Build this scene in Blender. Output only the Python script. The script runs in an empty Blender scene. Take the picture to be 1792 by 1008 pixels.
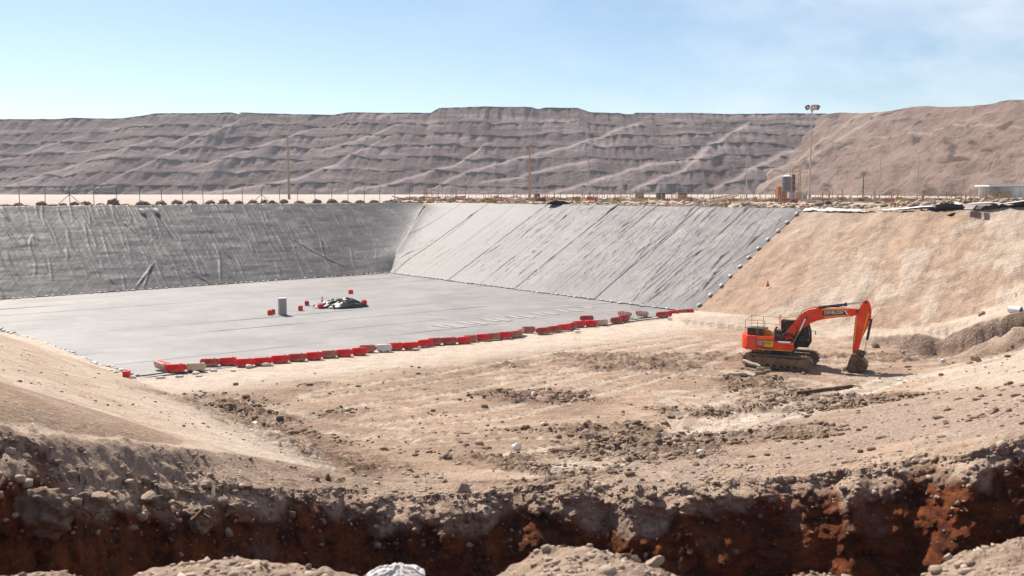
import bpy, bmesh, math, random
import numpy as np
from mathutils import Vector, Matrix

# ------------------------------------------------------------------ camera, sky, sun, exposure
S = bpy.context.scene
COL = S.collection
CAMZ, FPX = 11.0, 1650.0
PITCH = math.atan(169 / FPX)
cd = bpy.data.cameras.new('camera'); cam = bpy.data.objects.new('camera', cd); COL.objects.link(cam)
cam.location = (0, 0, CAMZ); cam.rotation_euler = (math.pi / 2 - PITCH, 0, 0)
cd.sensor_width = 36; cd.lens = 36 * FPX / 1792; cd.clip_start = 0.1; cd.clip_end = 8000
cd.dof.use_dof = True; cd.dof.focus_distance = 62; cd.dof.aperture_fstop = 2.8
S.camera = cam
SUN_AZ = math.atan2(-0.62, 0.78)      # measured from +Y towards +X
SUN_EL = math.radians(49)
sun_dir = Vector((math.sin(SUN_AZ) * math.cos(SUN_EL), math.cos(SUN_AZ) * math.cos(SUN_EL), math.sin(SUN_EL)))
ld = bpy.data.lights.new('sun', 'SUN'); ld.energy = 5.0; ld.angle = math.radians(0.5); ld.color = (1.0, 0.93, 0.83)
sun = bpy.data.objects.new('sun', ld); COL.objects.link(sun); sun.rotation_euler = sun_dir.to_track_quat('Z', 'Y').to_euler()
W = bpy.data.worlds.new('World'); S.world = W; W.use_nodes = True
wn = W.node_tree; wn.nodes.clear()
def N(t, kind, **kw):
    n = t.nodes.new(kind)
    for k, v in kw.items():
        if k.startswith('_'): setattr(n, k[1:], v)
        else: n.inputs[k.replace('__', ' ')].default_value = v
    return n
sky = N(wn, 'ShaderNodeTexSky', _sky_type='NISHITA', _sun_disc=False, _sun_elevation=SUN_EL, _sun_rotation=SUN_AZ,
        _altitude=1500, _air_density=1.0, _dust_density=1.2, _ozone_density=1.5)
gam = N(wn, 'ShaderNodeMix', _data_type='RGBA', _blend_type='MULTIPLY'); gam.inputs[0].default_value = 1
gam.inputs[7].default_value = (1.04, 1.045, 1.0, 1)
wn.links.new(sky.outputs[0], gam.inputs[6])
tc = N(wn, 'ShaderNodeTexCoord')
mp = N(wn, 'ShaderNodeMapping'); mp.inputs['Scale'].default_value = (1.4, 1.4, 3.2); mp.inputs['Rotation'].default_value = (0.3, 0.5, 0)
cn = N(wn, 'ShaderNodeTexNoise', Scale=2.2, Detail=6, Roughness=0.62); wn.links.new(tc.outputs['Generated'], mp.inputs[0]); wn.links.new(mp.outputs[0], cn.inputs[0])
cr = N(wn, 'ShaderNodeMapRange'); cr.inputs[1].default_value = 0.40; cr.inputs[2].default_value = 0.70; wn.links.new(cn.outputs[0], cr.inputs[0])
sx = N(wn, 'ShaderNodeSeparateXYZ'); wn.links.new(tc.outputs['Generated'], sx.inputs[0])
mrx = N(wn, 'ShaderNodeMapRange'); mrx.inputs[1].default_value = -0.15; mrx.inputs[2].default_value = 0.35; wn.links.new(sx.outputs[0], mrx.inputs[0])
mm = N(wn, 'ShaderNodeMath', _operation='MULTIPLY'); wn.links.new(cr.outputs[0], mm.inputs[0]); wn.links.new(mrx.outputs[0], mm.inputs[1])
m8 = N(wn, 'ShaderNodeMath', _operation='MULTIPLY'); wn.links.new(mm.outputs[0], m8.inputs[0]); m8.inputs[1].default_value = 0.6
cm = N(wn, 'ShaderNodeMix', _data_type='RGBA'); cm.inputs[7].default_value = (9.5, 9.6, 9.8, 1)
wn.links.new(m8.outputs[0], cm.inputs[0]); wn.links.new(gam.outputs[2], cm.inputs[6])
bg = N(wn, 'ShaderNodeBackground', Strength=0.080); wo = N(wn, 'ShaderNodeOutputWorld')
wn.links.new(cm.outputs[2], bg.inputs[0]); wn.links.new(bg.outputs[0], wo.inputs[0])
S.view_settings.view_transform = 'Standard'; S.view_settings.look = 'None'
S.view_settings.exposure = 0.70; S.view_settings.gamma = 1.0; S.view_settings.use_curve_mapping = False
S.render.engine = 'CYCLES'; S.cycles.volume_bounces = 0; S.cycles.volume_step_rate = 10; S.cycles.volume_max_steps = 32

rnd = random.Random(7); RNG = np.random.default_rng(11)

# ------------------------------------------------------------------ survey helpers (photo sight lines -> world points)
def ray(x, y):
    cx = (x - 896) / FPX; cy = -(y - 504) / FPX
    return np.array([cx, math.cos(PITCH) + cy * math.sin(PITCH), -math.sin(PITCH) + cy * math.cos(PITCH)])
def U(x, y, z=0.0):
    d = ray(x, y); t = (z - CAMZ) / d[2]; return np.array([0, 0, CAMZ]) + d * t
def UY(x, y, Y):
    d = ray(x, y); return np.array([0, 0, CAMZ]) + d * (Y / d[1])

# ------------------------------------------------------------------ numpy noise
def _h(i, j, k, s=0):
    n = (i * 374761393 + j * 668265263 + k * 2147483647 + s * 974711) & 0xFFFFFFFF
    n = ((n ^ (n >> 13)) * 1274126177) & 0xFFFFFFFF
    n = ((n ^ (n >> 16)) * 2246822519) & 0xFFFFFFFF
    return ((n ^ (n >> 15)) & 0xFFFFFF) / 16777215.0
def vnoise(x, y, z=None, seed=0):
    x = np.asarray(x, float); y = np.asarray(y, float)
    xi = np.floor(x).astype(np.int64); yi = np.floor(y).astype(np.int64)
    fx = x - xi; fy = y - yi; fx = fx * fx * (3 - 2 * fx); fy = fy * fy * (3 - 2 * fy)
    if z is None:
        a = _h(xi, yi, 0, seed); b = _h(xi + 1, yi, 0, seed); c = _h(xi, yi + 1, 0, seed); d = _h(xi + 1, yi + 1, 0, seed)
        return (a + (b - a) * fx) * (1 - fy) + (c + (d - c) * fx) * fy
    z = np.asarray(z, float); zi = np.floor(z).astype(np.int64); fz = z - zi; fz = fz * fz * (3 - 2 * fz)
    r = []
    for dz in (0, 1):
        a = _h(xi, yi, zi + dz, seed); b = _h(xi + 1, yi, zi + dz, seed); c = _h(xi, yi + 1, zi + dz, seed); d = _h(xi + 1, yi + 1, zi + dz, seed)
        r.append((a + (b - a) * fx) * (1 - fy) + (c + (d - c) * fx) * fy)
    return r[0] * (1 - fz) + r[1] * fz
def fbm(x, y, o=4, f=1.0, seed=0, g=0.5, z=None):
    s = 0; a = 1; t = 0
    for i in range(o):
        q = f * 2.03 ** i
        s = s + a * (vnoise(x * q + 7.1 * i, y * q - 3.3 * i, None if z is None else z * q + 1.7 * i, seed + i) - 0.5); t += a; a *= g
    return s / t * 2
def worley(x, y, z, seed=0):
    xi = np.floor(x).astype(np.int64); yi = np.floor(y).astype(np.int64); zi = np.floor(z).astype(np.int64)
    best = np.full(x.shape, 9.0); rv = np.zeros(x.shape)
    for a in (-1, 0, 1):
        for b in (-1, 0, 1):
            for c in (-1, 0, 1):
                i, j, k = xi + a, yi + b, zi + c
                d = np.sqrt((i + _h(i, j, k, seed) - x) ** 2 + (j + _h(i, j, k, seed + 1) - y) ** 2 + (k + _h(i, j, k, seed + 2) - z) ** 2)
                m = d < best; best = np.where(m, d, best); rv = np.where(m, _h(i, j, k, seed + 3), rv)
    return best, rv
def sstep(a, b, x):
    t = np.clip((x - a) / (b - a), 0, 1); return t * t * (3 - 2 * t)

# ------------------------------------------------------------------ materials
def newmat(name):
    m = bpy.data.materials.new(name); m.use_nodes = True; t = m.node_tree; t.nodes.clear()
    o = N(t, 'ShaderNodeOutputMaterial'); p = N(t, 'ShaderNodeBsdfPrincipled'); t.links.new(p.outputs[0], o.inputs[0])
    return m, t, p
def mixc(t, fac, a, b, blend='MIX'):
    n = N(t, 'ShaderNodeMix', _data_type='RGBA', _blend_type=blend)
    for s, v in ((0, fac), (6, a), (7, b)):
        if hasattr(v, 'links') or hasattr(v, 'is_linked'): t.links.new(v, n.inputs[s])
        elif s == 0: n.inputs[0].default_value = v
        else: n.inputs[s].default_value = (*v, 1)
    return n.outputs[2]
def mrange(t, v, a, b, c=0.0, d=1.0):
    n = N(t, 'ShaderNodeMapRange'); t.links.new(v, n.inputs[0])
    for i, q in enumerate((a, b, c, d)): n.inputs[i + 1].default_value = q
    return n.outputs[0]
def noise(t, vec, sc, det=5, ro=0.55, scale3=None):
    if scale3:
        mp = N(t, 'ShaderNodeMapping'); mp.inputs['Scale'].default_value = scale3[:3]
        if len(scale3) > 3: mp.inputs['Rotation'].default_value = (0, 0, scale3[3])
        t.links.new(vec, mp.inputs[0]); vec = mp.outputs[0]
    n = N(t, 'ShaderNodeTexNoise', Scale=sc, Detail=det, Roughness=ro); t.links.new(vec, n.inputs[0]); return n.outputs[0]
def mul(t, a, b, op='MULTIPLY'):
    n = N(t, 'ShaderNodeMath', _operation=op)
    for i, v in enumerate((a, b)):
        if hasattr(v, 'is_linked'): t.links.new(v, n.inputs[i])
        else: n.inputs[i].default_value = v
    return n.outputs[0]
def bump(t, p, h, strength, dist):
    b = N(t, 'ShaderNodeBump', Strength=strength, Distance=dist); t.links.new(h, b.inputs['Height']); t.links.new(b.outputs[0], p.inputs['Normal'])
def attr(t, name):
    a = N(t, 'ShaderNodeAttribute', _attribute_name=name); return a.outputs['Fac']

def worn(name, c, rough=0.5, metal=0.0, dirt=0.25, dirtc=(0.36, 0.26, 0.18), sc=2.5, bmp=0.15, var=0.12, low=False):
    m, t, p = newmat(name); tcn = N(t, 'ShaderNodeTexCoord'); v = tcn.outputs['Object']
    n1 = noise(t, v, sc, 6, 0.6); n2 = noise(t, v, sc * 9, 4, 0.6)
    dark = tuple(x * (1 - var * 2) for x in c); lite = tuple(min(1, x * (1 + var)) for x in c)
    col = mixc(t, mrange(t, n1, 0.3, 0.7), dark, lite)
    f = mul(t, mrange(t, n1, 0.42, 0.72), mrange(t, n2, 0.35, 0.62)); f = mul(t, f, dirt * 2)
    if low:
        sp = N(t, 'ShaderNodeSeparateXYZ'); t.links.new(v, sp.inputs[0])
        f = mul(t, f, mrange(t, sp.outputs[2], 0.0, low, 0.6, 0.0), 'ADD')
    f = mrange(t, f, 0, 1)
    col = mixc(t, f, col, dirtc); t.links.new(col, p.inputs['Base Color'])
    t.links.new(mrange(t, n2, 0.3, 0.7, max(0.05, rough - 0.1), min(1, rough + 0.15)), p.inputs['Roughness']); p.inputs['Metallic'].default_value = metal; p.inputs['Specular IOR Level'].default_value = 0.3 if 'membrane' not in name else 0.0
    if bmp: bump(t, p, n2, bmp, 0.02)
    return m

def ground_mat():
    m, t, p = newmat('ground_dirt'); g = N(t, 'ShaderNodeNewGeometry'); v = g.outputs['Position']
    big = noise(t, v, 0.09, 6, 0.6); mid = noise(t, v, 0.9, 7, 0.65); fine = noise(t, v, 9, 6, 0.7); st = noise(t, v, 1.0, 5, 0.6, (0.25, 1.1, 0.6, 0.45))
    sand = mixc(t, mrange(t, big, 0.35, 0.65), (0.42, 0.29, 0.205), (0.56, 0.415, 0.305))
    sand = mixc(t, mrange(t, mid, 0.38, 0.68), mixc(t, mrange(t, fine, 0.3, 0.7), (0.26, 0.165, 0.115), (0.40, 0.28, 0.20)), sand)
    sand = mixc(t, mrange(t, st, 0.52, 0.75, 0, 0.45), sand, (0.60, 0.49, 0.375))
    sand = mixc(t, mul(t, attr(t, 'pale'), mrange(t, mid, 0.25, 0.6, 0.55, 1.0)), sand, mixc(t, mrange(t, fine, 0.3, 0.7), (0.50, 0.41, 0.33), (0.70, 0.60, 0.50)))
    sand = mixc(t, mul(t, attr(t, 'white'), mrange(t, noise(t, v, 0.05, 5, 0.6, (0.4, 2, 1)), 0.35, 0.5)), sand, (0.46, 0.40, 0.36))
    sand = mixc(t, attr(t, 'ochre'), sand, mixc(t, mrange(t, mid, 0.3, 0.7), (0.385, 0.245, 0.165), (0.48, 0.345, 0.255)))
    grey = mixc(t, mrange(t, fine, 0.3, 0.7), (0.18, 0.12, 0.09), (0.47, 0.365, 0.295))
    sand = mixc(t, attr(t, 'grey'), sand, grey)
    dark = mixc(t, mrange(t, fine, 0.3, 0.7), (0.085, 0.05, 0.033), (0.235, 0.15, 0.10))
    sand = mixc(t, mul(t, attr(t, 'dark'), mrange(t, mid, 0.35, 0.55)), sand, dark)
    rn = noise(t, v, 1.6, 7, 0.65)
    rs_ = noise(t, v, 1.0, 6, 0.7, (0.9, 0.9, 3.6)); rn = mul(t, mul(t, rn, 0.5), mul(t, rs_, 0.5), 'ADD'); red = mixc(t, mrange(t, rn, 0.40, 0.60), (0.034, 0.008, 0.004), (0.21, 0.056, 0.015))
    red = mixc(t, mrange(t, fine, 0.55, 0.8), red, (0.24, 0.11, 0.05))  # real red subsoil, darkened so its colour carries part of the face's shade
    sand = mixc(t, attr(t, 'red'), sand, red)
    vg = N(t, 'ShaderNodeTexVoronoi', Scale=7.5, Randomness=1.0); t.links.new(v, vg.inputs[0]); sg_ = N(t, 'ShaderNodeSeparateColor'); t.links.new(vg.outputs['Color'], sg_.inputs[0])
    inn = mrange(t, vg.outputs['Distance'], 0.30, 0.42, 1, 0); dk = mul(t, inn, mrange(t, sg_.outputs[0], 0.80, 0.84)); lt = mul(t, inn, mrange(t, sg_.outputs[0], 0.12, 0.08))
    patch = mrange(t, mid, 0.4, 0.6, 0.15, 1.0)
    sand = mixc(t, mul(t, mul(t, dk, patch), 0.6), sand, (0.10, 0.06, 0.04)); ltc = mixc(t, attr(t, 'red'), (0.62, 0.52, 0.43), (0.22, 0.11, 0.06)); sand = mixc(t, mul(t, lt, 0.55), sand, ltc)
    t.links.new(sand, p.inputs['Base Color']); p.inputs['Roughness'].default_value = 0.92; p.inputs['Specular IOR Level'].default_value = 0.15
    vo = N(t, 'ShaderNodeTexVoronoi', Scale=5.0); t.links.new(v, vo.inputs[0])
    h = mul(t, mul(t, mid, 1.4), mul(t, mul(t, fine, 0.45), mul(t, vo.outputs[0], -0.12), 'ADD'), 'ADD')
    bump(t, p, h, 0.9, 0.28)
    return m
M_ground = ground_mat()

def rock_mat(name, c0, c1):
    m, t, p = newmat(name); g = N(t, 'ShaderNodeNewGeometry'); v = g.outputs['Position']
    n = noise(t, v, 4, 6, 0.65); f = noise(t, v, 22, 4, 0.6)
    col = mixc(t, attr(t, 'tone'), c0, c1); col = mixc(t, mrange(t, n, 0.35, 0.7, 0, 0.55), col, (0.40, 0.30, 0.22))
    t.links.new(col, p.inputs['Base Color']); p.inputs['Roughness'].default_value = 0.9; p.inputs['Specular IOR Level'].default_value = 0.2
    bump(t, p, mul(t, n, mul(t, f, 0.4), 'ADD'), 0.5, 0.04); return m
M_rock = rock_mat('stone_grey_brown', (0.13, 0.085, 0.06), (0.47, 0.36, 0.285))
M_clod = rock_mat('earth_clods', (0.075, 0.045, 0.03), (0.30, 0.20, 0.135))
M_white_rock = rock_mat('pale_stone', (0.6, 0.55, 0.5), (0.8, 0.76, 0.72))

def liner_mat(name, c, streak_rot, floor=False):
    m, t, p = newmat(name); g = N(t, 'ShaderNodeNewGeometry'); v = g.outputs['Position']
    big = noise(t, v, 0.12, 6, 0.6); st = noise(t, v, 1.0, 6, 0.6, (0.35, 3.0, 0.5 if not floor else 1, streak_rot)); fine = noise(t, v, 12, 4, 0.6)
    a = tuple(x * 0.80 for x in c); b = tuple(min(1, x * 1.12) for x in c)
    col = mixc(t, mrange(t, big, 0.35, 0.65), a, b)
    col = mixc(t, mrange(t, st, 0.42, 0.72, 0, 0.5), col, tuple(x * 0.72 for x in c))
    du = noise(t, v, 0.35, 7, 0.65)
    col = mixc(t, mrange(t, du, 0.5, 0.8, 0, 0.6), col, (0.40, 0.34, 0.30))
    col = mixc(t, mrange(t, fine, 0.3, 0.7, 0, 0.12), col, (0.2, 0.2, 0.2))
    col = mixc(t, attr(t, 'dust_and_light'), col, (0.205, 0.19, 0.181))
    t.links.new(col, p.inputs['Base Color']); p.inputs['Roughness'].default_value = 0.62; p.inputs['Specular IOR Level'].default_value = 0.3
    if not floor:
        wr = noise(t, v, 1.0, 4, 0.6, (3.5, 0.3, 0.5, -streak_rot)); h = mul(t, mul(t, st, 0.5 if streak_rot > 0 else 1.0), mul(t, wr, 0.6), 'ADD')
    else: h = st
    h = mul(t, h, mul(t, fine, 0.1), 'ADD')
    bump(t, p, h, 0.6, 0.11 if not floor else 0.045)
    return m

M_red = worn('red_plastic', (0.74, 0.018, 0.018), 0.45, dirt=0.12, low=0.10)
M_dullred = worn('faded_dark_red_plastic', (0.46, 0.035, 0.035), 0.6, dirt=0.4, low=0.2)
M_pinkred = worn('sun_bleached_red_plastic', (0.42, 0.13, 0.09), 0.7, dirt=0.5, low=0.2)
M_cream = worn('cream_plastic', (0.60, 0.47, 0.31), 0.6, dirt=0.3, low=0.15)
M_whiteplastic = worn('white_plastic', (0.72, 0.68, 0.65), 0.5, dirt=0.25)
M_orange = worn('excavator_orange_paint', (0.82, 0.048, 0.008), 0.4, dirt=0.14, sc=1.2, bmp=0.05)
M_yellow = worn('yellow_stripe_paint', (0.72, 0.42, 0.03), 0.45, dirt=0.15, bmp=0)
M_lime = worn('yellow_green_decal', (0.62, 0.62, 0.03), 0.5, dirt=0.15, bmp=0)
M_blackp = worn('black_paint', (0.018, 0.018, 0.018), 0.45, dirt=0.12)
M_rubber = worn('black_rubber', (0.02, 0.02, 0.02), 0.7, dirt=0.3)
M_whitep = worn('white_paint', (0.75, 0.75, 0.75), 0.45, dirt=0.1, bmp=0)
M_track = worn('dusty_track_steel', (0.16, 0.12, 0.09), 0.55, metal=0.4, dirt=0.6, dirtc=(0.34, 0.24, 0.16), sc=5)
M_frame = worn('dusty_brown_track_frame', (0.20, 0.125, 0.07), 0.7, dirt=0.6, dirtc=(0.33, 0.22, 0.14), sc=3)
M_steel = worn('polished_steel', (0.65, 0.65, 0.67), 0.2, metal=0.9, dirt=0.05, bmp=0)
M_bucket = worn('worn_bucket_steel', (0.085, 0.06, 0.045), 0.5, metal=0.5, dirt=0.55, dirtc=(0.30, 0.21, 0.14), sc=3)
M_grey = worn('grey_painted_metal', (0.33, 0.33, 0.35), 0.5, dirt=0.2)
M_galv = worn('galvanised_steel', (0.42, 0.41, 0.42), 0.4, metal=0.5, dirt=0.25)
M_dgrey = worn('dark_grey_metal', (0.05, 0.05, 0.055), 0.5, metal=0.2, dirt=0.3)
M_tan = worn('tan_painted_metal', (0.42, 0.31, 0.19), 0.6, dirt=0.3)
M_rust = worn('rusty_steel', (0.12, 0.06, 0.035), 0.8, metal=0.2, dirt=0.5)
M_wood = worn('weathered_timber', (0.33, 0.24, 0.17), 0.85, dirt=0.3, sc=3)
M_palewood = worn('pale_timber', (0.58, 0.48, 0.36), 0.8, dirt=0.25, sc=3)
M_polewood = worn('orange_brown_pole', (0.38, 0.21, 0.11), 0.8, dirt=0.2)
M_gold = worn('orange_ochre_paint', (0.42, 0.12, 0.012), 0.5, dirt=0.12)
M_mustard = worn('mustard_paint', (0.42, 0.22, 0.03), 0.5, dirt=0.15)
M_membrane = worn('black_membrane', (0.008, 0.009, 0.011), 0.75, dirt=0.02, bmp=0.2)
M_whitesheet = worn('white_woven_sheet', (0.62, 0.58, 0.56), 0.6, dirt=0.35, bmp=0.4)
M_bag = worn('white_sandbag_cloth', (0.68, 0.63, 0.58), 0.8, dirt=0.35, sc=6)
M_pipe = worn('pale_pipe', (0.50, 0.42, 0.36), 0.5, dirt=0.3)
M_bluepipe = worn('dark_blue_grey_pipe', (0.07, 0.075, 0.10), 0.4, dirt=0.3)
M_mark = worn('pale_rubbed_strip', (0.34, 0.32, 0.305), 0.6, dirt=0.3, bmp=0)
M_oldtimber = worn('sun_bleached_log', (0.46, 0.38, 0.31), 0.85, dirt=0.3, sc=4)
def glass_mat():
    m, t, p = newmat('cab_glass'); p.inputs['Base Color'].default_value = (0.02, 0.03, 0.035, 1); p.inputs['Roughness'].default_value = 0.06
    p.inputs['Transmission Weight'].default_value = 0.55; p.inputs['IOR'].default_value = 1.45; return m
M_glass = glass_mat()
def lens_mat():
    m, t, p = newmat('lamp_lens'); p.inputs['Base Color'].default_value = (0.55, 0.55, 0.55, 1); p.inputs['Roughness'].default_value = 0.1; return m
M_lens = lens_mat()

def dump_mat(name, a, b, lite, rot):
    m, t, p = newmat(name); g = N(t, 'ShaderNodeNewGeometry'); v = g.outputs['Position']
    big = noise(t, v, 0.012, 7, 0.62); md = noise(t, v, 0.07, 7, 0.68); st = noise(t, v, 1, 5, 0.65, (0.02, 0.02, 0.22)); gl = noise(t, v, 1, 5, 0.65, (0.25, 0.25, 0.03))
    col = mixc(t, mrange(t, md, 0.33, 0.68), a, b)
    col = mixc(t, mrange(t, st, 0.48, 0.72, 0, 0.5), col, lite); col = mixc(t, mrange(t, gl, 0.5, 0.75, 0, 0.45), col, tuple(x * 0.6 for x in a))
    col = mixc(t, mrange(t, big, 0.45, 0.7, 0, 0.5), col, tuple(x * 1.15 for x in b))
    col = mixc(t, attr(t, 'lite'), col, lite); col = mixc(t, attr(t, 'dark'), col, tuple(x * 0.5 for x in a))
    t.links.new(col, p.inputs['Base Color']); p.inputs['Roughness'].default_value = 0.95; p.inputs['Specular IOR Level'].default_value = 0.1
    fi = noise(t, v, 0.35, 6, 0.7); bump(t, p, mul(t, mul(t, md, mul(t, gl, 0.5), 'ADD'), mul(t, fi, 0.5), 'ADD'), 0.9, 4.0); return m
M_dumpL = dump_mat('mauve_waste_rock', (0.092, 0.062, 0.060), (0.165, 0.115, 0.110), (0.50, 0.41, 0.39), 0)
M_dumpR = dump_mat('pinkish_brown_waste_rock', (0.135, 0.088, 0.070), (0.25, 0.172, 0.136), (0.40, 0.30, 0.245), 0)

# ------------------------------------------------------------------ mesh helpers
def link(name, me, mat=None, parent=None, smooth=False):
    o = bpy.data.objects.new(name, me); COL.objects.link(o)
    if mat is not None and not me.materials: me.materials.append(mat)
    if parent is not None: o.parent = parent
    if smooth: me.polygons.foreach_set('use_smooth', [True] * len(me.polygons))
    return o
def quadmesh(name, P, nr, nc, close=False):
    me = bpy.data.meshes.new(name)
    idx = np.arange(nr * nc).reshape(nr, nc)
    if close: idx = np.hstack([idx, idx[:, :1]])
    q = np.stack([idx[:-1, :-1], idx[:-1, 1:], idx[1:, 1:], idx[1:, :-1]], -1).reshape(-1, 4)
    return rawmesh(name, P, q, me)
def rawmesh(name, P, q, me=None):
    me = me or bpy.data.meshes.new(name); k = q.shape[1]
    me.vertices.add(len(P)); me.vertices.foreach_set('co', np.ascontiguousarray(P, dtype=np.float32).ravel())
    me.loops.add(q.size); me.loops.foreach_set('vertex_index', q.astype(np.int32).ravel())
    me.polygons.add(len(q)); me.polygons.foreach_set('loop_start', np.arange(0, q.size, k, dtype=np.int32))
    me.update(calc_edges=True); return me
def setattr_f(me, name, a):
    at = me.attributes.new(name, 'FLOAT', 'POINT'); at.data.foreach_set('value', np.ascontiguousarray(a, dtype=np.float32).ravel())
def tag(o, label=None, cat=None, group=None, kind=None):
    if label: o['label'] = label
    if cat: o['category'] = cat
    if group: o['group'] = group
    if kind: o['kind'] = kind
    return o
def empty(name, loc=(0, 0, 0), rz=0.0, label=None, cat=None, group=None):
    o = bpy.data.objects.new(name, None); COL.objects.link(o); o.location = loc; o.rotation_euler = (0, 0, rz); o.empty_display_size = 0.2
    return tag(o, label, cat, group)
def copy_tree(o, parent=None):
    c = o.copy(); COL.objects.link(c)
    if parent is not None: c.parent = parent
    for ch in list(o.children): copy_tree(ch, c)
    return c
class MB:
    def __init__(s): s.v = []; s.f = []; s.M = Matrix.Identity(4)
    def add(s, vs, fs):
        b = len(s.v); s.v += [tuple(s.M @ Vector(v)) for v in vs]; s.f += [tuple(b + i for i in f) for f in fs]; return s
    def box(s, c, d, rz=0, rx=0, ry=0):
        R = Matrix.Translation(c) @ Matrix.Rotation(rz, 4, 'Z') @ Matrix.Rotation(ry, 4, 'Y') @ Matrix.Rotation(rx, 4, 'X')
        vs = [tuple(R @ Vector((x * d[0] / 2, y * d[1] / 2, z * d[2] / 2))) for x in (-1, 1) for y in (-1, 1) for z in (-1, 1)]
        return s.add(vs, [(0, 1, 3, 2), (4, 6, 7, 5), (0, 4, 5, 1), (2, 3, 7, 6), (0, 2, 6, 4), (1, 5, 7, 3)])
    def cyl(s, a, b, r, n=10, r2=None, cap=True):
        a = Vector(a); b = Vector(b); r2 = r if r2 is None else r2; d = (b - a).normalized()
        u = d.orthogonal().normalized(); w = d.cross(u); vs = []
        for p, q in ((a, r), (b, r2)):
            for i in range(n):
                t = 2 * math.pi * i / n; vs.append(tuple(p + u * (math.cos(t) * q) + w * (math.sin(t) * q)))
        fs = [(i, (i + 1) % n, n + (i + 1) % n, n + i) for i in range(n)]
        if cap: fs += [tuple(range(n - 1, -1, -1)), tuple(range(n, 2 * n))]
        return s.add(vs, fs)
    def prism(s, poly, y0, y1, axis='y', poly2=None):
        poly2 = poly2 or poly; n = len(poly)
        def mk(p, h): return (p[0], h, p[1]) if axis == 'y' else ((h, p[0], p[1]) if axis == 'x' else (p[0], p[1], h))
        vs = [mk(p, y0) for p in poly] + [mk(p, y1) for p in poly2]
        return s.add(vs, [tuple(range(n)), tuple(range(2 * n - 1, n - 1, -1))] + [(i, n + i, n + (i + 1) % n, (i + 1) % n) for i in range(n)])
    def tube(s, pts, r, n=6):
        for a, b in zip(pts[:-1], pts[1:]): s.cyl(a, b, r, n)
        return s
    def build(s, name, mat, parent=None, smooth=False, bevel=0):
        me = bpy.data.meshes.new(name); me.from_pydata(s.v, [], s.f); me.update()
        bm = bmesh.new(); bm.from_mesh(me); bmesh.ops.recalc_face_normals(bm, faces=bm.faces)
        if bevel: bmesh.ops.bevel(bm, geom=[e for e in bm.edges if len(e.link_faces) == 2 and e.calc_face_angle(0) > 0.5], offset=bevel, segments=2, affect='EDGES', profile=0.6)
        bm.to_mesh(me); bm.free(); me.update()
        o = link(name, me, mat, parent)
        if smooth:
            me.polygons.foreach_set('use_smooth', [True] * len(me.polygons)); me.set_sharp_from_angle(angle=math.radians(38))
        return o

# ------------------------------------------------------------------ pit geometry
A0 = U(683, 478)[:2]; L0 = U(0, 525)[:2]; R0 = U(1215, 548)[:2]; Q0 = U(0, 580)[:2]; Q1 = U(222, 660)[:2]
ZR = 9.2
dl = (L0 - A0) / np.linalg.norm(L0 - A0); nl = np.array([-dl[1], dl[0]]); nl = nl if nl[1] > 0 else -nl; cl = nl @ A0
dr = (R0 - A0) / np.linalg.norm(R0 - A0); nr = np.array([-dr[1], dr[0]]); nr = nr if nr[1] > 0 else -nr; cr_ = nr @ A0
dq = (Q1 - Q0) / np.linalg.norm(Q1 - Q0); nq = np.array([dq[1], -dq[0]]); nq = nq if nq[1] < 0 else -nq; cq = nq @ Q0
RUNL, RUNR, TQ = 13.5, 16.0, 0.39
TL, TR = ZR / RUNL, ZR / RUNR
RIMC = np.linalg.solve(np.array([nl, nr]), [cl + RUNL, cr_ + RUNR])
LEN_R = float(np.linalg.norm(R0 - A0))

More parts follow.
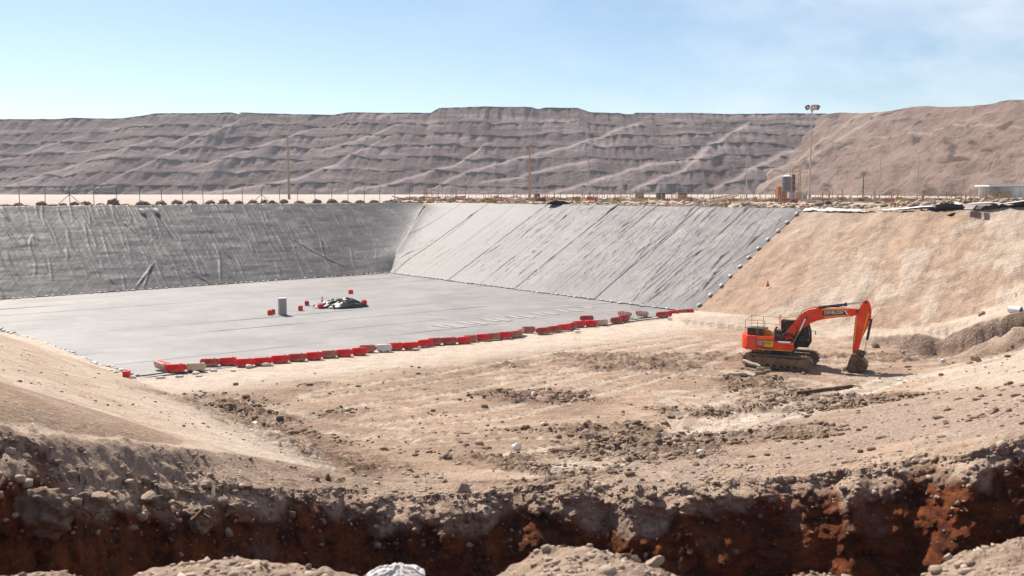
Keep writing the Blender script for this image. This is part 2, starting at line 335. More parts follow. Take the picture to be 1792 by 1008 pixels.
# foreground / floor control points (sight line + height)
ctrl = [(-200, 850, 6.1), (0, 850, 5.6), (150, 856, 4.85), (300, 864, 4.1), (450, 855, 3.3), (600, 862, 2.5), (750, 872, 2.15), (900, 855, 2.1), (1050, 845, 2.3), (1200, 848, 2.5), (1400, 840, 2.8),
        (1500, 825, 3.2), (1600, 808, 3.6), (1700, 790, 4.0), (1792, 765, 4.5), (2000, 740, 5.4),
        (0, 770, 6.2), (150, 782, 5.4), (300, 795, 4.5), (450, 812, 3.1), (600, 828, 1.9), (-200, 760, 6.8), (0, 814, 5.75), (150, 824, 5.0), (300, 838, 4.2),
        (700, 830, 1.75), (800, 800, 1.25), (900, 800, 1.3), (1000, 800, 1.4), (1100, 800, 1.5), (1200, 795, 1.7), (1300, 800, 2.1),
        (700, 750, 0.45), (800, 750, 0.45), (900, 750, 0.45), (1000, 750, 0.5), (1100, 750, 0.55), (1200, 745, 0.6), (1300, 750, 1.0),
        (400, 690, 0), (500, 720, 0), (600, 760, 0.3), (500, 690, 0), (600, 700, 0.05), (700, 700, 0.05), (800, 700, 0.05), (900, 700, 0.05), (1000, 700, 0.05), (1100, 700, 0.05), (1200, 700, 0.1), (1300, 705, 0.25),
        (1400, 770, 2.1), (1400, 725, 0.85), (1420, 690, 0.15), (1500, 700, 0.7), (1500, 745, 2.0), (1560, 664, 0.15), (1640, 660, 0.9), (1640, 690, 2.0), (1640, 745, 3.2),
        (1792, 690, 4.1), (1900, 690, 4.9), (1792, 725, 4.45), (1792, 652, 3.2), (1792, 622, 2.1), (1900, 650, 4.2), (1900, 610, 2.9), (1720, 640, 1.3), (1720, 665, 2.2), (1700, 690, 3.0),
        (300, 680, 0), (250, 670, 0), (400, 650, 0), (600, 640, 0), (800, 640, 0), (1000, 640, 0), (1200, 640, 0), (1300, 640, 0), (1400, 640, 0), (1500, 640, 0), (1560, 632, 0), (1640, 628, 0.2),
        (500, 600, 0), (800, 580, 0), (1000, 590, 0), (1200, 590, 0), (1400, 600, 0), (1500, 610, 0), (1600, 618, 0.1), (1700, 622, 0.7), (1792, 606, 1.5), (1900, 595, 2.0), (600, 540, 0), (1000, 550, 0), (1250, 560, 0), (1400, 570, 0), (1560, 590, 0), (200, 600, 0), (300, 540, 0), (1650, 600, 0.2), (340, 700, 0), (380, 715, 0.0), (420, 737, 0.1), (480, 772, 0.4), (540, 800, .95), (560, 785, .7), (620, 790, .9)]
CP = np.array([[*U(a, b, c)[:2], c] for a, b, c in ctrl])
def _tps(r2): return np.where(r2 > 1e-9, 0.5 * r2 * np.log(r2 + 1e-12), 0)
_d2 = ((CP[:, None, :2] - CP[None, :, :2]) ** 2).sum(-1); n_ = len(CP)
_A = np.zeros((n_ + 3, n_ + 3)); _A[:n_, :n_] = _tps(_d2) + np.eye(n_) * 1.5; _A[:n_, n_] = 1; _A[:n_, n_ + 1:] = CP[:, :2]; _A[n_:, :n_] = _A[:n_, n_:].T
_w = np.linalg.solve(_A, np.concatenate([CP[:, 2], [0, 0, 0]]))
def Fsurf(X, Y):
    out = _w[n_] + _w[n_ + 1] * X + _w[n_ + 2] * Y
    for i in range(n_): out = out + _w[i] * _tps((X - CP[i, 0]) ** 2 + (Y - CP[i, 1]) ** 2)
    return np.clip(out, -0.3, ZR)
def polar(pts): p = np.array([U(*q) for q in pts]); return np.arctan2(p[:, 0], p[:, 1]), np.hypot(p[:, 0], p[:, 1]), p[:, 2]
BT, BR, _ = polar([(0, 770, 6.2), (150, 782, 5.4), (300, 795, 4.5), (450, 812, 3.1), (600, 828, 1.9)])
LT, LR, LZ = polar([c for c in ctrl[:16]])
RAMP_OUT = np.array([U(1440, 590, 0.0)[:2], U(1520, 588, 0.4)[:2], U(1600, 582, 1.0)[:2], U(1700, 563, 2.1)[:2], U(1792, 545, 3.0)[:2], U(1900, 525, 3.9)[:2], U(2100, 500, 5.2)[:2]])
RAMP_Z = np.array([0.0, 0.4, 1.0, 2.1, 3.0, 3.9, 5.2])
def polydist(X, Y, P):
    best = np.full(X.shape, 1e9); side = np.zeros(X.shape); tt = np.zeros(X.shape)
    for i in range(len(P) - 1):
        a = P[i]; d = P[i + 1] - a; L = d @ d
        t = np.clip(((X - a[0]) * d[0] + (Y - a[1]) * d[1]) / L, 0, 1)
        dx = X - a[0] - t * d[0]; dy = Y - a[1] - t * d[1]; r = np.hypot(dx, dy); m = r < best
        best = np.where(m, r, best); side = np.where(m, np.sign(d[0] * dy - d[1] * dx), side); tt = np.where(m, i + t, tt)
    return best, side, tt
TRACKS = [[(1240, 775, 1.2), (1268, 735, .5), (1240, 705, .1), (1180, 690, 0)], [(1150, 790, 1.4), (1215, 750, .6), (1225, 715, .2), (1190, 700, 0)],
          [(900, 800, 1.3), (1050, 778, .9), (1180, 745, .5), (1300, 700, .2), (1420, 670, 0)], [(1000, 820, 1.8), (1180, 770, 1.0), (1340, 730, .8), (1560, 664, .15), (1700, 640, 1.0), (1800, 610, 1.8)],
          [(560, 690, 0), (760, 660, 0), (980, 620, 0), (1200, 590, 0)], [(640, 715, 0), (820, 690, 0), (1010, 650, 0), (1260, 600, 0)], [(700, 740, .3), (860, 725, .2), (1000, 690, 0), (1200, 640, 0), (1290, 600, 0)],
          [(1420, 600, 0), (1500, 592, 0), (1600, 572, 1.2), (1792, 530, 3.0)], [(1440, 632, 0), (1560, 628, 0), (1700, 618, .4)], [(380, 700, 0), (560, 740, .2), (760, 765, .6), (980, 760, .6)], [(1300, 760, 1.3), (1260, 720, .3), (1300, 690, .1), (1400, 665, 0)],
          [(1450, 585, 0), (1560, 575, .8), (1700, 550, 2.2), (1792, 520, 3.2)], [(900, 660, 0), (1060, 640, 0), (1250, 650, 0)]]
def H(X, Y, detail=True):
    r = np.hypot(X, Y); th = np.arctan2(X, Y)
    far = sstep(66, 74, Y)
    hf = Fsurf(X, Y) * (1 - far)
    hL = np.clip(TL * (X * nl[0] + Y * nl[1] - cl), -1, ZR); hR = np.clip(TR * (X * nr[0] + Y * nr[1] - cr_), -1, ZR)
    dQ = X * nq[0] + Y * nq[1] - cq; hQ = np.clip(TQ * dQ, -1, ZR)
    Rb = np.interp(th, BT, BR); wq = sstep(-1.3, 0.1, r - Rb)
    # gouges and soft streaks on bare slopes
    hq = np.where(wq > 0.001, hQ, -1.0)
    sQ = fbm((X * dq[0] + Y * dq[1]) * 0.10, (X * nq[0] + Y * nq[1]) * 0.8, 4, 1.0, 5) * 0.10
    hq = hq + sQ * (hq > 0.1)
    uR = (X - A0[0]) * dr[0] + (Y - A0[1]) * dr[1]
    sR = (fbm(uR * 0.55 + hR * 0.15, hR * 0.35, 4, 1.0, 9) * 0.34 + fbm(uR * 0.3, hR * 2.2, 3, 1.0, 19) * 0.10 + fbm(uR * 1.6, hR * 1.2, 3, 1.0, 29) * 0.07) * sstep(LEN_R + 0.2, LEN_R + 2, uR)
    hR = np.where(hR > 0.05, hR + sR * sstep(0, 1, hR) * sstep(ZR, ZR - .6, hR), hR)
    # berm along the right rim
    dRr = X * nr[0] + Y * nr[1] - cr_ - RUNR
    hR = hR + 0.85 * np.exp(-((dRr - 1.2) / 2.2) ** 2) * sstep(30, 43, X)
    # ramp against the right slope
    if np.any((X > 15) & (Y < 80)):
        for (px, py, z0, hh, ww) in ((1742, 603, 1.3, 1.0, 1.7), (1800, 598, 1.8, 1.1, 1.9), (1700, 611, .8, .5, 1.1), (1770, 606, 1.5, .8, 1.2)):
            c = U(px, py, z0); dd = np.hypot(X - c[0], Y - c[1]); hf = hf + np.clip(hh * (1 - dd / ww), 0, 9)
        pd, ps, pt = polydist(X, Y, RAMP_OUT)
        zr = np.interp(pt, np.arange(len(RAMP_Z)), RAMP_Z)
        sgn = np.where(ps > 0, 1, -1) * pd
        wob = fbm(X, Y, 4, 0.7, 31) * 0.5
        rm = sstep(-0.9, 0.1, sgn + wob) * (X > 14) * sstep(90, 80, Y)
        hf = hf - 0.9 * np.exp(-((sgn + 2.6) / 1.5) ** 2) * sstep(3.2, 4.0, pt + (X * 0)) * 0 - 1.1 * np.exp(-((sgn + 2.2) / 1.3) ** 2) * sstep(1.8, 2.6, pt) * (X > 14)
        hf = np.maximum(hf, (zr + np.clip(sgn, 0, 9) * 0.04 + fbm(X, Y, 3, .8, 90) * .08) * rm + (hf - .01) * (1 - rm))
        hR = hR + 0.5 * sstep(0.0, 0.25, hR - zr) * np.exp(-((hR - zr) / 0.9) ** 2) * sstep(2.6, 3.6, pt) * (sgn > 0) * (0.6 + fbm(X, Y, 3, .6, 8))
        for (px, py, z0, hh, ww) in ((1668, 600, .3, 0.9, 1.4), (1640, 606, .2, .5, 1.0)):
            c = U(px, py, z0); dd = np.hypot(X - c[0], Y - c[1]); hf = hf - hh * np.exp(-(dd / ww) ** 2)
    hf2 = hf * (1 - wq) + np.maximum(hf, hq) * wq
    bl = sstep(BT[3] + .03, BT[0] + .1, th) * np.exp(-((r - Rb + 0.5 + 0.3 * fbm(th * 30, th * 0, 2, 1, 4)) / 0.75) ** 2) * (r < 40)
    hf2 = hf2 + 0.22 * bl * np.clip(0.5 + fbm(X, Y, 3, 0.9, 66), 0, 2)
    z = np.maximum(hf2, np.maximum(hL, hR))
    # behind the rims
    rim = sstep(ZR - 0.35, ZR - 0.02, np.maximum(hL, hR))
    if detail:
        n1 = fbm(X, Y, 4, 0.35, 2); z = z + n1 * 0.06
        clod = sstep(0.05, 0.45, fbm(X * 0.7 + Y * 0.15, Y * 1.0, 3, 0.22, 41) + 0.12) * np.clip((r - 22) / 8, 0, 1) * (Y < 64) * (1 - far) * (z < 3) * (hq < 0.15)
        belt = polydist(X, Y, CLODLINE)[0]; clod = np.clip(clod + 1.0 * np.exp(-(belt / 2.2) ** 2), 0, 1.3)
        bsd = barrier_side(X, Y); clod = clod * bsd * (1 - sstep(18, 21, X) * sstep(37, 40, Y) * sstep(57, 55, Y))
        z = z + bsd * (Y < 66) * (z < 3) * (hq < .1) * (np.abs(fbm(X * 0.5 + Y * .2, Y * 1.3, 4, 0.9, 333)) * -0.16 + fbm(X, Y, 2, 3.5, 337) * 0.03)
        cn = fbm(X, Y, 3, 2.6, 52, 0.65); z = z + clod * np.clip(cn, -0.1, 1) * 0.34
        m = (r < 75) & (z < 5)
        if m.any():
            xs, ys = X[m], Y[m]; acc = np.zeros(xs.shape)
            for T in TRW:
                d, s, tt = polydist(xs, ys, T[0]); q = np.abs(d - 0.95); a = sstep(0.42, 0.25, q)
                k = np.interp(tt, np.arange(len(T[1])), T[1]); acc = np.minimum(acc, -a * (0.08 + 0.045 * np.sin(k * 12.0))); acc = acc + 0.07 * np.exp(-((q - 0.5) / 0.14) ** 2) * a.clip(0.3, 1)
            z = z.copy(); z[m] += acc
        # spoil behind the rims
        dl_ = X * nl[0] + Y * nl[1] - cl - RUNL
        strip = sstep(0.4, 2.0, np.maximum(dl_, dRr)) * sstep(38, 20, np.maximum(dl_, dRr)) * (Y > 60)
        z = z + strip * rim * (np.clip(fbm(X, Y, 4, 0.35, 71), -0.15, 1) * 0.55 + 0.12) * sstep(-32, -14, X)
    else: clod = None
    # under the liner the subgrade lies lower
    on = lined(X, Y)
    z = z - 0.25 * on
    return (z, clod) if detail else z
def barrier_side(X, Y):
    a = U(222, 668)[:2]; b = U(1215, 552)[:2]; d = (b - a) / np.linalg.norm(b - a)
    return sstep(3.5, 9.0, -((X - a[0]) * -d[1] + (Y - a[1]) * d[0]))
def lined(X, Y):
    a = U(222, 664)[:2]; b = R0; d = (b - a) / np.linalg.norm(b - a)
    s = (X - a[0]) * -d[1] + (Y - a[1]) * d[0]                       # >0 beyond barrier line
    uR = (X - A0[0]) * dr[0] + (Y - A0[1]) * dr[1]
    w = sstep(0.2, 1.0, s) * sstep(LEN_R - 0.15, LEN_R - 0.9, uR) * sstep(-0.2, -1.0, X * nq[0] + Y * nq[1] - cq)
    dl_ = X * nl[0] + Y * nl[1] - cl - RUNL; dR = X * nr[0] + Y * nr[1] - cr_ - RUNR
    return w * sstep(0.2, -0.6, np.maximum(dl_, dR))
CLODLINE = np.array([U(x, y, z)[:2] for x, y, z in ((330, 690, 0), (430, 745, 0.3), (540, 790, 1.0), (620, 815, 1.6))])
TRW = [(np.array([U(*q)[:2] for q in T]), np.cumsum([0] + [float(np.linalg.norm(U(*T[i + 1])[:2] - U(*T[i])[:2])) for i in range(len(T) - 1)])) for T in TRACKS]
def gz(x, y):
    return float(H(np.array([float(x)]), np.array([float(y)]), True)[0][0])

# ------------------------------------------------------------------ ground sheet: one terrain mesh, finer where it is close
def build_ground():
    D = math.pi / 180
    th = np.concatenate([np.arange(-180, -60, 6), np.arange(-60, -34, 0.7), np.arange(-34, 34, 0.088), np.arange(34, 60, 0.7), np.arange(60, 180, 6)]) * D
    nt = len(th); sx_, cx_ = np.sin(th), np.cos(th)
    act = sstep(75, 55, np.abs(th) / D)                       # trench exists only ahead
    Rl = np.interp(th, LT, LR)
    jit = (fbm(th * 22, th * 0, 2, 1.0, 3) * 0.9 + fbm(th * 70, th * 0, 2, 1.0, 4) * 0.16) * act
    Rl = Rl + jit
    bank = [(-200, 1000), (0, 1002), (60, 997), (110, 990), (165, 1006), (215, 1000), (260, 982), (330, 972), (420, 972), (480, 980), (570, 984), (630, 1012), (860, 1012), (900, 988), (950, 966), (1030, 962), (1100, 970), (1150, 986), (1200, 1014), (1580, 1014), (1640, 985), (1690, 958), (1740, 945), (1800, 938), (2000, 920)]
    bt = np.array([math.atan2(*UY(a, b, 7.5)[:2]) for a, b in bank]); bz = np.array([UY(a, b, 7.5)[2] for a, b in bank])
    Zc = np.interp(th, bt, bz); Rc = np.full(nt, 7.5) / np.maximum(0.5, np.cos(np.clip(th, -1, 1)))
    rows_r, rows_z, face = [], [], []
    def add(r, z, f): rows_r.append(r); rows_z.append(z); face.append(np.full(nt, f) if np.isscalar(f) else f)
    nb = 130
    for k in range(nb):                                          # near bank
        q = (k / (nb - 1)) ** 0.75; r = 0.4 + (Rc - 0.4) * q
        z = np.where(r > 2.5, Zc + (9.0 - Zc) * (Rc - r) / (Rc - 2.5), 9.0 + (2.5 - r) * 0.05); add(r, z * act + ZR * (1 - act), 1.0)
    zl = H(Rl * sx_, Rl * cx_, False); zb = np.minimum(zl - 5.0, Zc - 5.5)
    for k in range(1, 24):                                       # near face, steep
        q = k / 23; z = Zc - (Zc - zb) * q ** 1.3; r = Rc + 1.3 * q ** 0.8; add(r, z * act + ZR * (1 - act), 0.5)
    r0 = Rc + 1.3; r1 = Rl - 2.8
    for k in range(1, 10): add(r0 + (r1 - r0) * k / 10, zb * act + ZR * (1 - act), 0.3)
    nf = 170
    for k in range(nf):                                          # far face of the trench, seen from the front
        q = k / (nf - 1); r = Rl - 2.0 * (1 - q) ** 0.9 - 0.5 * sstep(1.0, .90, q); z = zb + (zl - zb) * q - 0.12 * (np.clip(q - 0.94, 0, 1) / 0.06) ** 3
        add(r, z * act + ZR * (1 - act), 2.0)
    rr = np.concatenate([np.cumsum(np.full(26, 0.05)), 1.3 + np.cumsum(np.full(150, 0.09)), 14.8 + np.cumsum(np.full(200, 0.14)), 42.8 + np.cumsum(np.full(170, 0.42)),
                         114.2 + np.cumsum(1.2 * 1.045 ** np.arange(110))])
    for d in rr: add(Rl + d, None, 0.0)
    nr_ = len(rows_r); R = np.array(rows_r); TH = np.broadcast_to(th, R.shape); X = R * sx_; Y = R * cx_
    Z = np.zeros(R.shape); nk = nr_ - len(rr)
    for k in range(nk): Z[k] = rows_z[k]
    fz, clod = H(X[nk:], Y[nk:], True)
    a2 = act[None, :]; Z[nk:] = fz * a2 + ZR * (1 - a2)
    CL = np.zeros(R.shape); CL[nk:] = clod
    FC = np.array([np.broadcast_to(f, (nt,)) for f in face])
    # real relief pushed out of the trench faces and the near bank in 3-D
    def push(sl, ampl):
        x, y, z = X[sl], Y[sl], Z[sl]; tx, ty = sx_[None, :], cx_[None, :]
        w1, v1 = worley(x * 0.95, y * 0.95, z * 1.1, 5); w2, v2 = worley(x * 3.1, y * 3.1, z * 3.4, 9); w3, _ = worley(x * 8.0, y * 8.0, z * 8.0, 15)
        n = fbm(x, y, 4, 0.5, 61, z=z)
        d = (0.75 * n + 0.62 * (0.55 - w1) * (0.4 + v1) + 0.30 * (0.5 - w2) * (v1 > 0.2) + 0.10 * (0.5 - w3))
        return d * ampl
    i0, i1 = nb + 23 + 9, nk
    sl = slice(i0 - 3, i1 + 14)
    k = np.arange(sl.start, sl.stop); q = (k - i0) / (i1 - 1 - i0)
    amp = np.where(q < 1, np.clip(q * 4, 0, 1), np.clip(1 - (k - (i1 - 1)) / 14.0, 0, 1)) * 0.9
    d = push(sl, 1.0) * amp[:, None] * a2
    up = np.where(q[:, None] >= 0.97, 0.30, 0.12)
    X[sl] -= d * sx_ * (1 - up * 0.6); Y[sl] -= d * cx_ * (1 - up * 0.6); Z[sl] += d * up * 0.7
    # lip crumbles: clods along the top edge and beyond it
    sl = slice(i1, i1 + 175); x, y = X[sl], Y[sl]
    w2, v2 = worley(x * 2.6, y * 2.6, x * 0 + 0.4, 23); w3, _ = worley(x * 7, y * 7, x * 0 + 0.3, 27)
    kk = np.arange(sl.stop - sl.start)[:, None]; thd = TH[sl] / D
    rough = (np.clip(1 - kk / 38.0, 0.0, 1) * 0.9 + 0.14) + 0.7 * sstep(-6, -14, thd) * np.clip(1 - kk / 55.0, 0, 1) + 0.25 * sstep(8, 16, thd)
    patch = sstep(-0.15, 0.35, fbm(x, y, 3, 0.5, 77))
    Z[sl] += (np.clip(0.48 - w2, 0, 1) * 0.34 * (v2 > 0.35) + np.clip(0.45 - w3, 0, 1) * 0.12) * np.clip(rough, 0, 1.3) * (0.35 + 0.65 * patch) * a2
    sl = slice(40, nb + 10); x, y, z = X[sl], Y[sl], Z[sl]
    w2, v2 = worley(x * 5, y * 5, z * 5, 3); w3, _ = worley(x * 14, y * 14, z * 14, 8); w1, _ = worley(x * 1.5, y * 1.5, z * 1.5, 33)
    fade = np.clip(np.arange(sl.stop - sl.start) / 25, 0, 1)[:, None]
    Z[sl] += ((0.45 - w1) * 0.16 + np.clip(0.5 - w2, 0, 1) * 0.09 * (v2 > 0.4) + (0.5 - w3) * 0.025 + fbm(x, y, 3, 2.0, 5) * 0.05) * fade * a2
    P = np.stack([X, Y, Z], -1).reshape(-1, 3)
    me = quadmesh('ground', P, nr_, nt, close=True)
    # soil zones, plus shade painted on the cut and trench faces, as attributes
    dep = zl[None, :] - Z
    nz = fbm(X, Y, 4, 0.8, 88, z=Z) * 0.6
    thd = TH / D
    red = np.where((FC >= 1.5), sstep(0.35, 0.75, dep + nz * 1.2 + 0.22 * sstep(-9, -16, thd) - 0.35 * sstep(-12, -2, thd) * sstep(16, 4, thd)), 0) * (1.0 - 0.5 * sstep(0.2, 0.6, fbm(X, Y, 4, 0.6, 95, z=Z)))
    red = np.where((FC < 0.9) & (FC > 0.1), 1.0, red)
    grey = np.where(FC >= 1.5, 0.2, 0.0); grey = np.where(FC == 1.0, 0.35, grey)
    out = FC == 0
    # foreground right bench: greyer gravel
    gr = sstep(3, 10, thd) * sstep(0.3, 1.5, Z) * (Y < 50) * (R < 48)
    grey = np.where(out, np.clip(gr * 0.8 + 0.45 * (R - Rl[None, :] < 3), 0, 1) * sstep(-0.4, 0.3, fbm(X, Y, 3, 0.35, 44) + 0.15), grey)
    bench = out & (R < np.interp(TH, BT, BR) - .1) & (thd < -8) & (thd > -40); grey = np.where(bench, 0.5, grey)
    eF = Fsurf(X, Y) - TQ * (X * nq[0] + Y * nq[1] - cq); toe = np.where(out & (eF > 0) & (X < 0) & (Y < 62) & (R > Rl[None, :] + 2), np.exp(-(eF / .45) ** 2), 0.0) * barrier_side(X, Y)
    bs = barrier_side(X, Y)
    pale = np.where(out, 0.85 * (1 - bs) * (Z < 1.2) * (Y < 95) + 0.75 * sstep(60, 90, R) * (Z > 8.8) * 0.6, 0)
    trk = np.full(R.shape, 9.0); m = out & (R < 80); tq = polydist(X[m], Y[m], TRW[3][0])[0]; trk[m] = tq
    pale = np.clip(pale + 0.8 * np.exp(-(trk / 1.6) ** 2), 0, 1)
    dQ = X * nq[0] + Y * nq[1] - cq
    qs = out & (TQ * dQ > Fsurf(X, Y) + 0.02) & (dQ > .1) & (R > np.interp(TH, BT, BR)) & (X < 0)
    pale = np.where(qs, np.clip(sstep(46, 30, Y) * sstep(9.5, 3.0, dQ) * 0.9 + 0.3 + 0.5 * fbm((X * dq[0] + Y * dq[1]) * 0.12, dQ * 0.9, 3, 1, 6), 0, 1), pale)
    ps = out & (X > 20) & (Y > 36) & (Y < 54) & (Z > 1.0); pale = np.where(ps, 0.75, pale); grey = np.where(ps, 0.25, grey)
    m = out & (R < 75) & (Z < 3); tb = np.zeros(m.sum())
    for T in TRW: tb = np.maximum(tb, sstep(0.45, 0.25, np.abs(polydist(X[m], Y[m], T[0])[0] - 0.95)))
    pale[m] = np.clip(pale[m] + tb * 0.45, 0, 1)
    uR = (X - A0[0]) * dr[0] + (Y - A0[1]) * dr[1]; hR = TR * (X * nr[0] + Y * nr[1] - cr_)
    rs = out & (uR > LEN_R - 1) & (hR > 0.1) & (hR < ZR + 0.3)
    ochre = np.where(rs, np.clip(0.6 * sstep(LEN_R + 16, LEN_R, uR) * sstep(7.5, 1, hR) + 0.45 * sstep(-0.1, 0.4, fbm(uR, hR, 4, 0.3, 12)), 0, 1), 0.0)
    pale = np.where(rs, 0.02 + 0.3 * sstep(0, .5, fbm(uR, hR, 4, 0.25, 14)), pale)
    white = np.where(out, sstep(145, 190, Y) * (Z > 8), 0.0)
    TB = np.zeros(R.shape); TB[m] = tb
    dark = np.where(out, np.clip(CL * 0.85 + 0.5 * toe + 0.45 * bench * sstep(-.2, .3, fbm(X, Y, 3, .9, 404)) - TB * 0.35 + 0.55 * bs * (Z < 1.6) * (Y < 62) * sstep(-0.3, 0.35, fbm(X, Y, 4, 0.3, 303)), 0, 0.9), 0.0)
    m = out & (X > 14) & (Y < 80) & (Y > 50); pd, ps, pt = polydist(X[m], Y[m], RAMP_OUT); sg = np.where(ps > 0, 1, -1) * pd
    onr = (sg > 0.1) & (Z[m] - hR[m] > 0.0); g1, p1, o1 = grey[m], pale[m], ochre[m]
    g1 = np.where(onr, 0.1, np.where((sg > -2.2) & (sg < .1) & (pt > .8), 0.8, g1)); p1 = np.where(onr, 0.6, np.where((sg > -2.2) & (sg < .1) & (pt > .8), 0, p1)); o1 = np.where(onr, 0, o1); grey[m] = g1; pale[m] = p1; ochre[m] = o1
    cutf = out & (X > 26) & (Y > 56) & (Y < 64) & (Z < 2.6) & (Z > 0.3); grey = np.where(cutf, np.maximum(grey, 0.5), grey)
    m = out & (X > 14) & (Y < 80) & (Y > 50); d1 = dark[m]; dark[m] = np.where((sg > -1.7) & (sg < .05) & (pt > 1.2), 0.7, d1)  # cut face darkened: its shade is painted into the soil colour
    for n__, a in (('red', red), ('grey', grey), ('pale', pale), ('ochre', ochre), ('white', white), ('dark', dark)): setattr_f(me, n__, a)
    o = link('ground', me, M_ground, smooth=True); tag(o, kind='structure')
    return X, Y, Z, FC, th, nk, i0, i1, nb
G = build_ground()
GX, GY, GZ, GFC, GTH, GNK, GI0, GI1, GNB = G

# ------------------------------------------------------------------ waste dumps (hills)
def up_profile(px, table): a = np.array(table, float); return np.interp(px, a[:, 0], a[:, 1])
RIDGE = [(-400, 212), (0, 209), (100, 209), (140, 206), (200, 208), (235, 207), (280, 199), (415, 197), (425, 201), (430, 197), (500, 199), (585, 201), (612, 196), (755, 196), (770, 188), (855, 186), (930, 187), (942, 190), (952, 187), (1010, 188), (1032, 196), (1080, 198), (1090, 200), (1104, 200), (1110, 197), (1440, 198), (1452, 205), (1500, 204), (1700, 204), (2200, 204)]
RAMPS = [[(144, 342), (428, 208)], [(-20, 333), (90, 303), (285, 244)], [(330, 298), (445, 260), (495, 247), (550, 224)], [(360, 335), (440, 325), (516, 316), (600, 284), (684, 235)], [(600, 338), (717, 316), (801, 284), (855, 249)],
         [(751, 334), (808, 307), (885, 284), (968, 264), (1052, 240), (1123, 214)], [(952, 337), (1035, 314), (1136, 289), (1196, 281), (1315, 214)], [(1100, 333), (1190, 296), (1240, 250)], [(-100, 300), (40, 270), (140, 240)], [(560, 262), (640, 240), (690, 218)], [(1240, 332), (1300, 305), (1420, 250)], [(300, 250), (380, 225), (410, 215)], [(840, 320), (930, 303), (1040, 282)]]
def build_left_dump():
    Y0 = 560.0; xs = np.arange(-520, 330, 1.0); ts = np.linspace(0, 1.0, 150)
    T, Xg = np.meshgrid(ts, xs, indexing='ij')
    Yt = Y0 + 118.0
    pxs = 896 + FPX * Xg / (Yt + 0)
    rid = up_profile(pxs, RIDGE)
    tz = np.array([UY(896, y, Yt)[2] for y in np.arange(180, 220)]); ztop = np.interp(rid, np.arange(180, 220), tz)
    Zs = ZR - 1.5 + (ztop - ZR + 1.5) * T
    nbn = 7; lev = T * nbn + fbm(Xg, T * 0, 4, 0.010, 3) * 1.1 * sstep(0, 0.15, T) * sstep(1, 0.85, T)
    fr = lev - np.floor(lev); st = np.floor(lev) + sstep(0.12, 1.0, fr) * 0.55 + fr * 0.45
    bw_ = 0.12 + 0.15 * sstep(-0.3, 0.3, fbm(Xg, np.floor(lev) * 3.7, 3, 0.012, 63))
    # horizontal set-back: faces steep, benches flat
    Yb = Y0 + 118.0 * (np.floor(lev) + np.where(fr < 0.2, fr / 0.2 * bw_, bw_ + (fr - 0.2) / 0.8 * (1 - bw_))) / nbn
    gull = np.abs(fbm(Xg, T * 1.5, 4, 0.05, 21)) * 9 + np.abs(fbm(Xg, T * 9, 4, 0.2, 25)) * 6.0 * sstep(0.1, 0.5, fr)
    big = fbm(Xg, T * 60, 3, 0.012, 29) * 10
    Yb = 0.36 * Yb + 0.64 * (Y0 + 118.0 * T)
    Y = Yb + gull + big * sstep(0, 0.1, T)
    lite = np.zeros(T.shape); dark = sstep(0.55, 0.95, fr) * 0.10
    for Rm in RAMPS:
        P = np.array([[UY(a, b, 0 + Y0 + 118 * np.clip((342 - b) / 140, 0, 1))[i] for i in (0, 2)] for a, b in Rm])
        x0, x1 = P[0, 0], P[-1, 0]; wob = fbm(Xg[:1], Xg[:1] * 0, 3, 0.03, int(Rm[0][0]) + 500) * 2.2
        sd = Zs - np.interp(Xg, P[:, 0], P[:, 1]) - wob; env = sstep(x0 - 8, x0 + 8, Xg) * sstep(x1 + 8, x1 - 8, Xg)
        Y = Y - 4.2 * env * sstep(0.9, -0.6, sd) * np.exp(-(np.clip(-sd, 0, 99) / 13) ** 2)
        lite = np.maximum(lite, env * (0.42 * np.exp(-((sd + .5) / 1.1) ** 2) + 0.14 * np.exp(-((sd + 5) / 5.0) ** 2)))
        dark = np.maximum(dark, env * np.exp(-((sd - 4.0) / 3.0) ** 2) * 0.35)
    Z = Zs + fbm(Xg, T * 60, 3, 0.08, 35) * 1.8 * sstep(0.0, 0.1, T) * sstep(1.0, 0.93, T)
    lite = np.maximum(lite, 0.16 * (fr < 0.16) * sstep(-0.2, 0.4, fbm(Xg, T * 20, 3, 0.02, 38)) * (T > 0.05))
    # plateau behind the crest
    ex = [(20, 0), (60, 0.5), (300, 0.5)]
    Xa = np.vstack([Xg] + [Xg[:1]] * 3); Ya = np.vstack([Y] + [Y[-1:] + e[0] for e in ex]); Za = np.vstack([Z] + [Z[-1:] - e[1] for e in ex])
    la = np.vstack([lite] + [lite[-1:]] * 3); da = np.vstack([dark] + [dark[-1:]] * 3)
    me = quadmesh('hills', np.stack([Xa, Ya, Za], -1).reshape(-1, 3), Xa.shape[0], Xa.shape[1])
    setattr_f(me, 'lite', la); setattr_f(me, 'dark', da)
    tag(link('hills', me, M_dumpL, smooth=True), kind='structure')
build_left_dump()
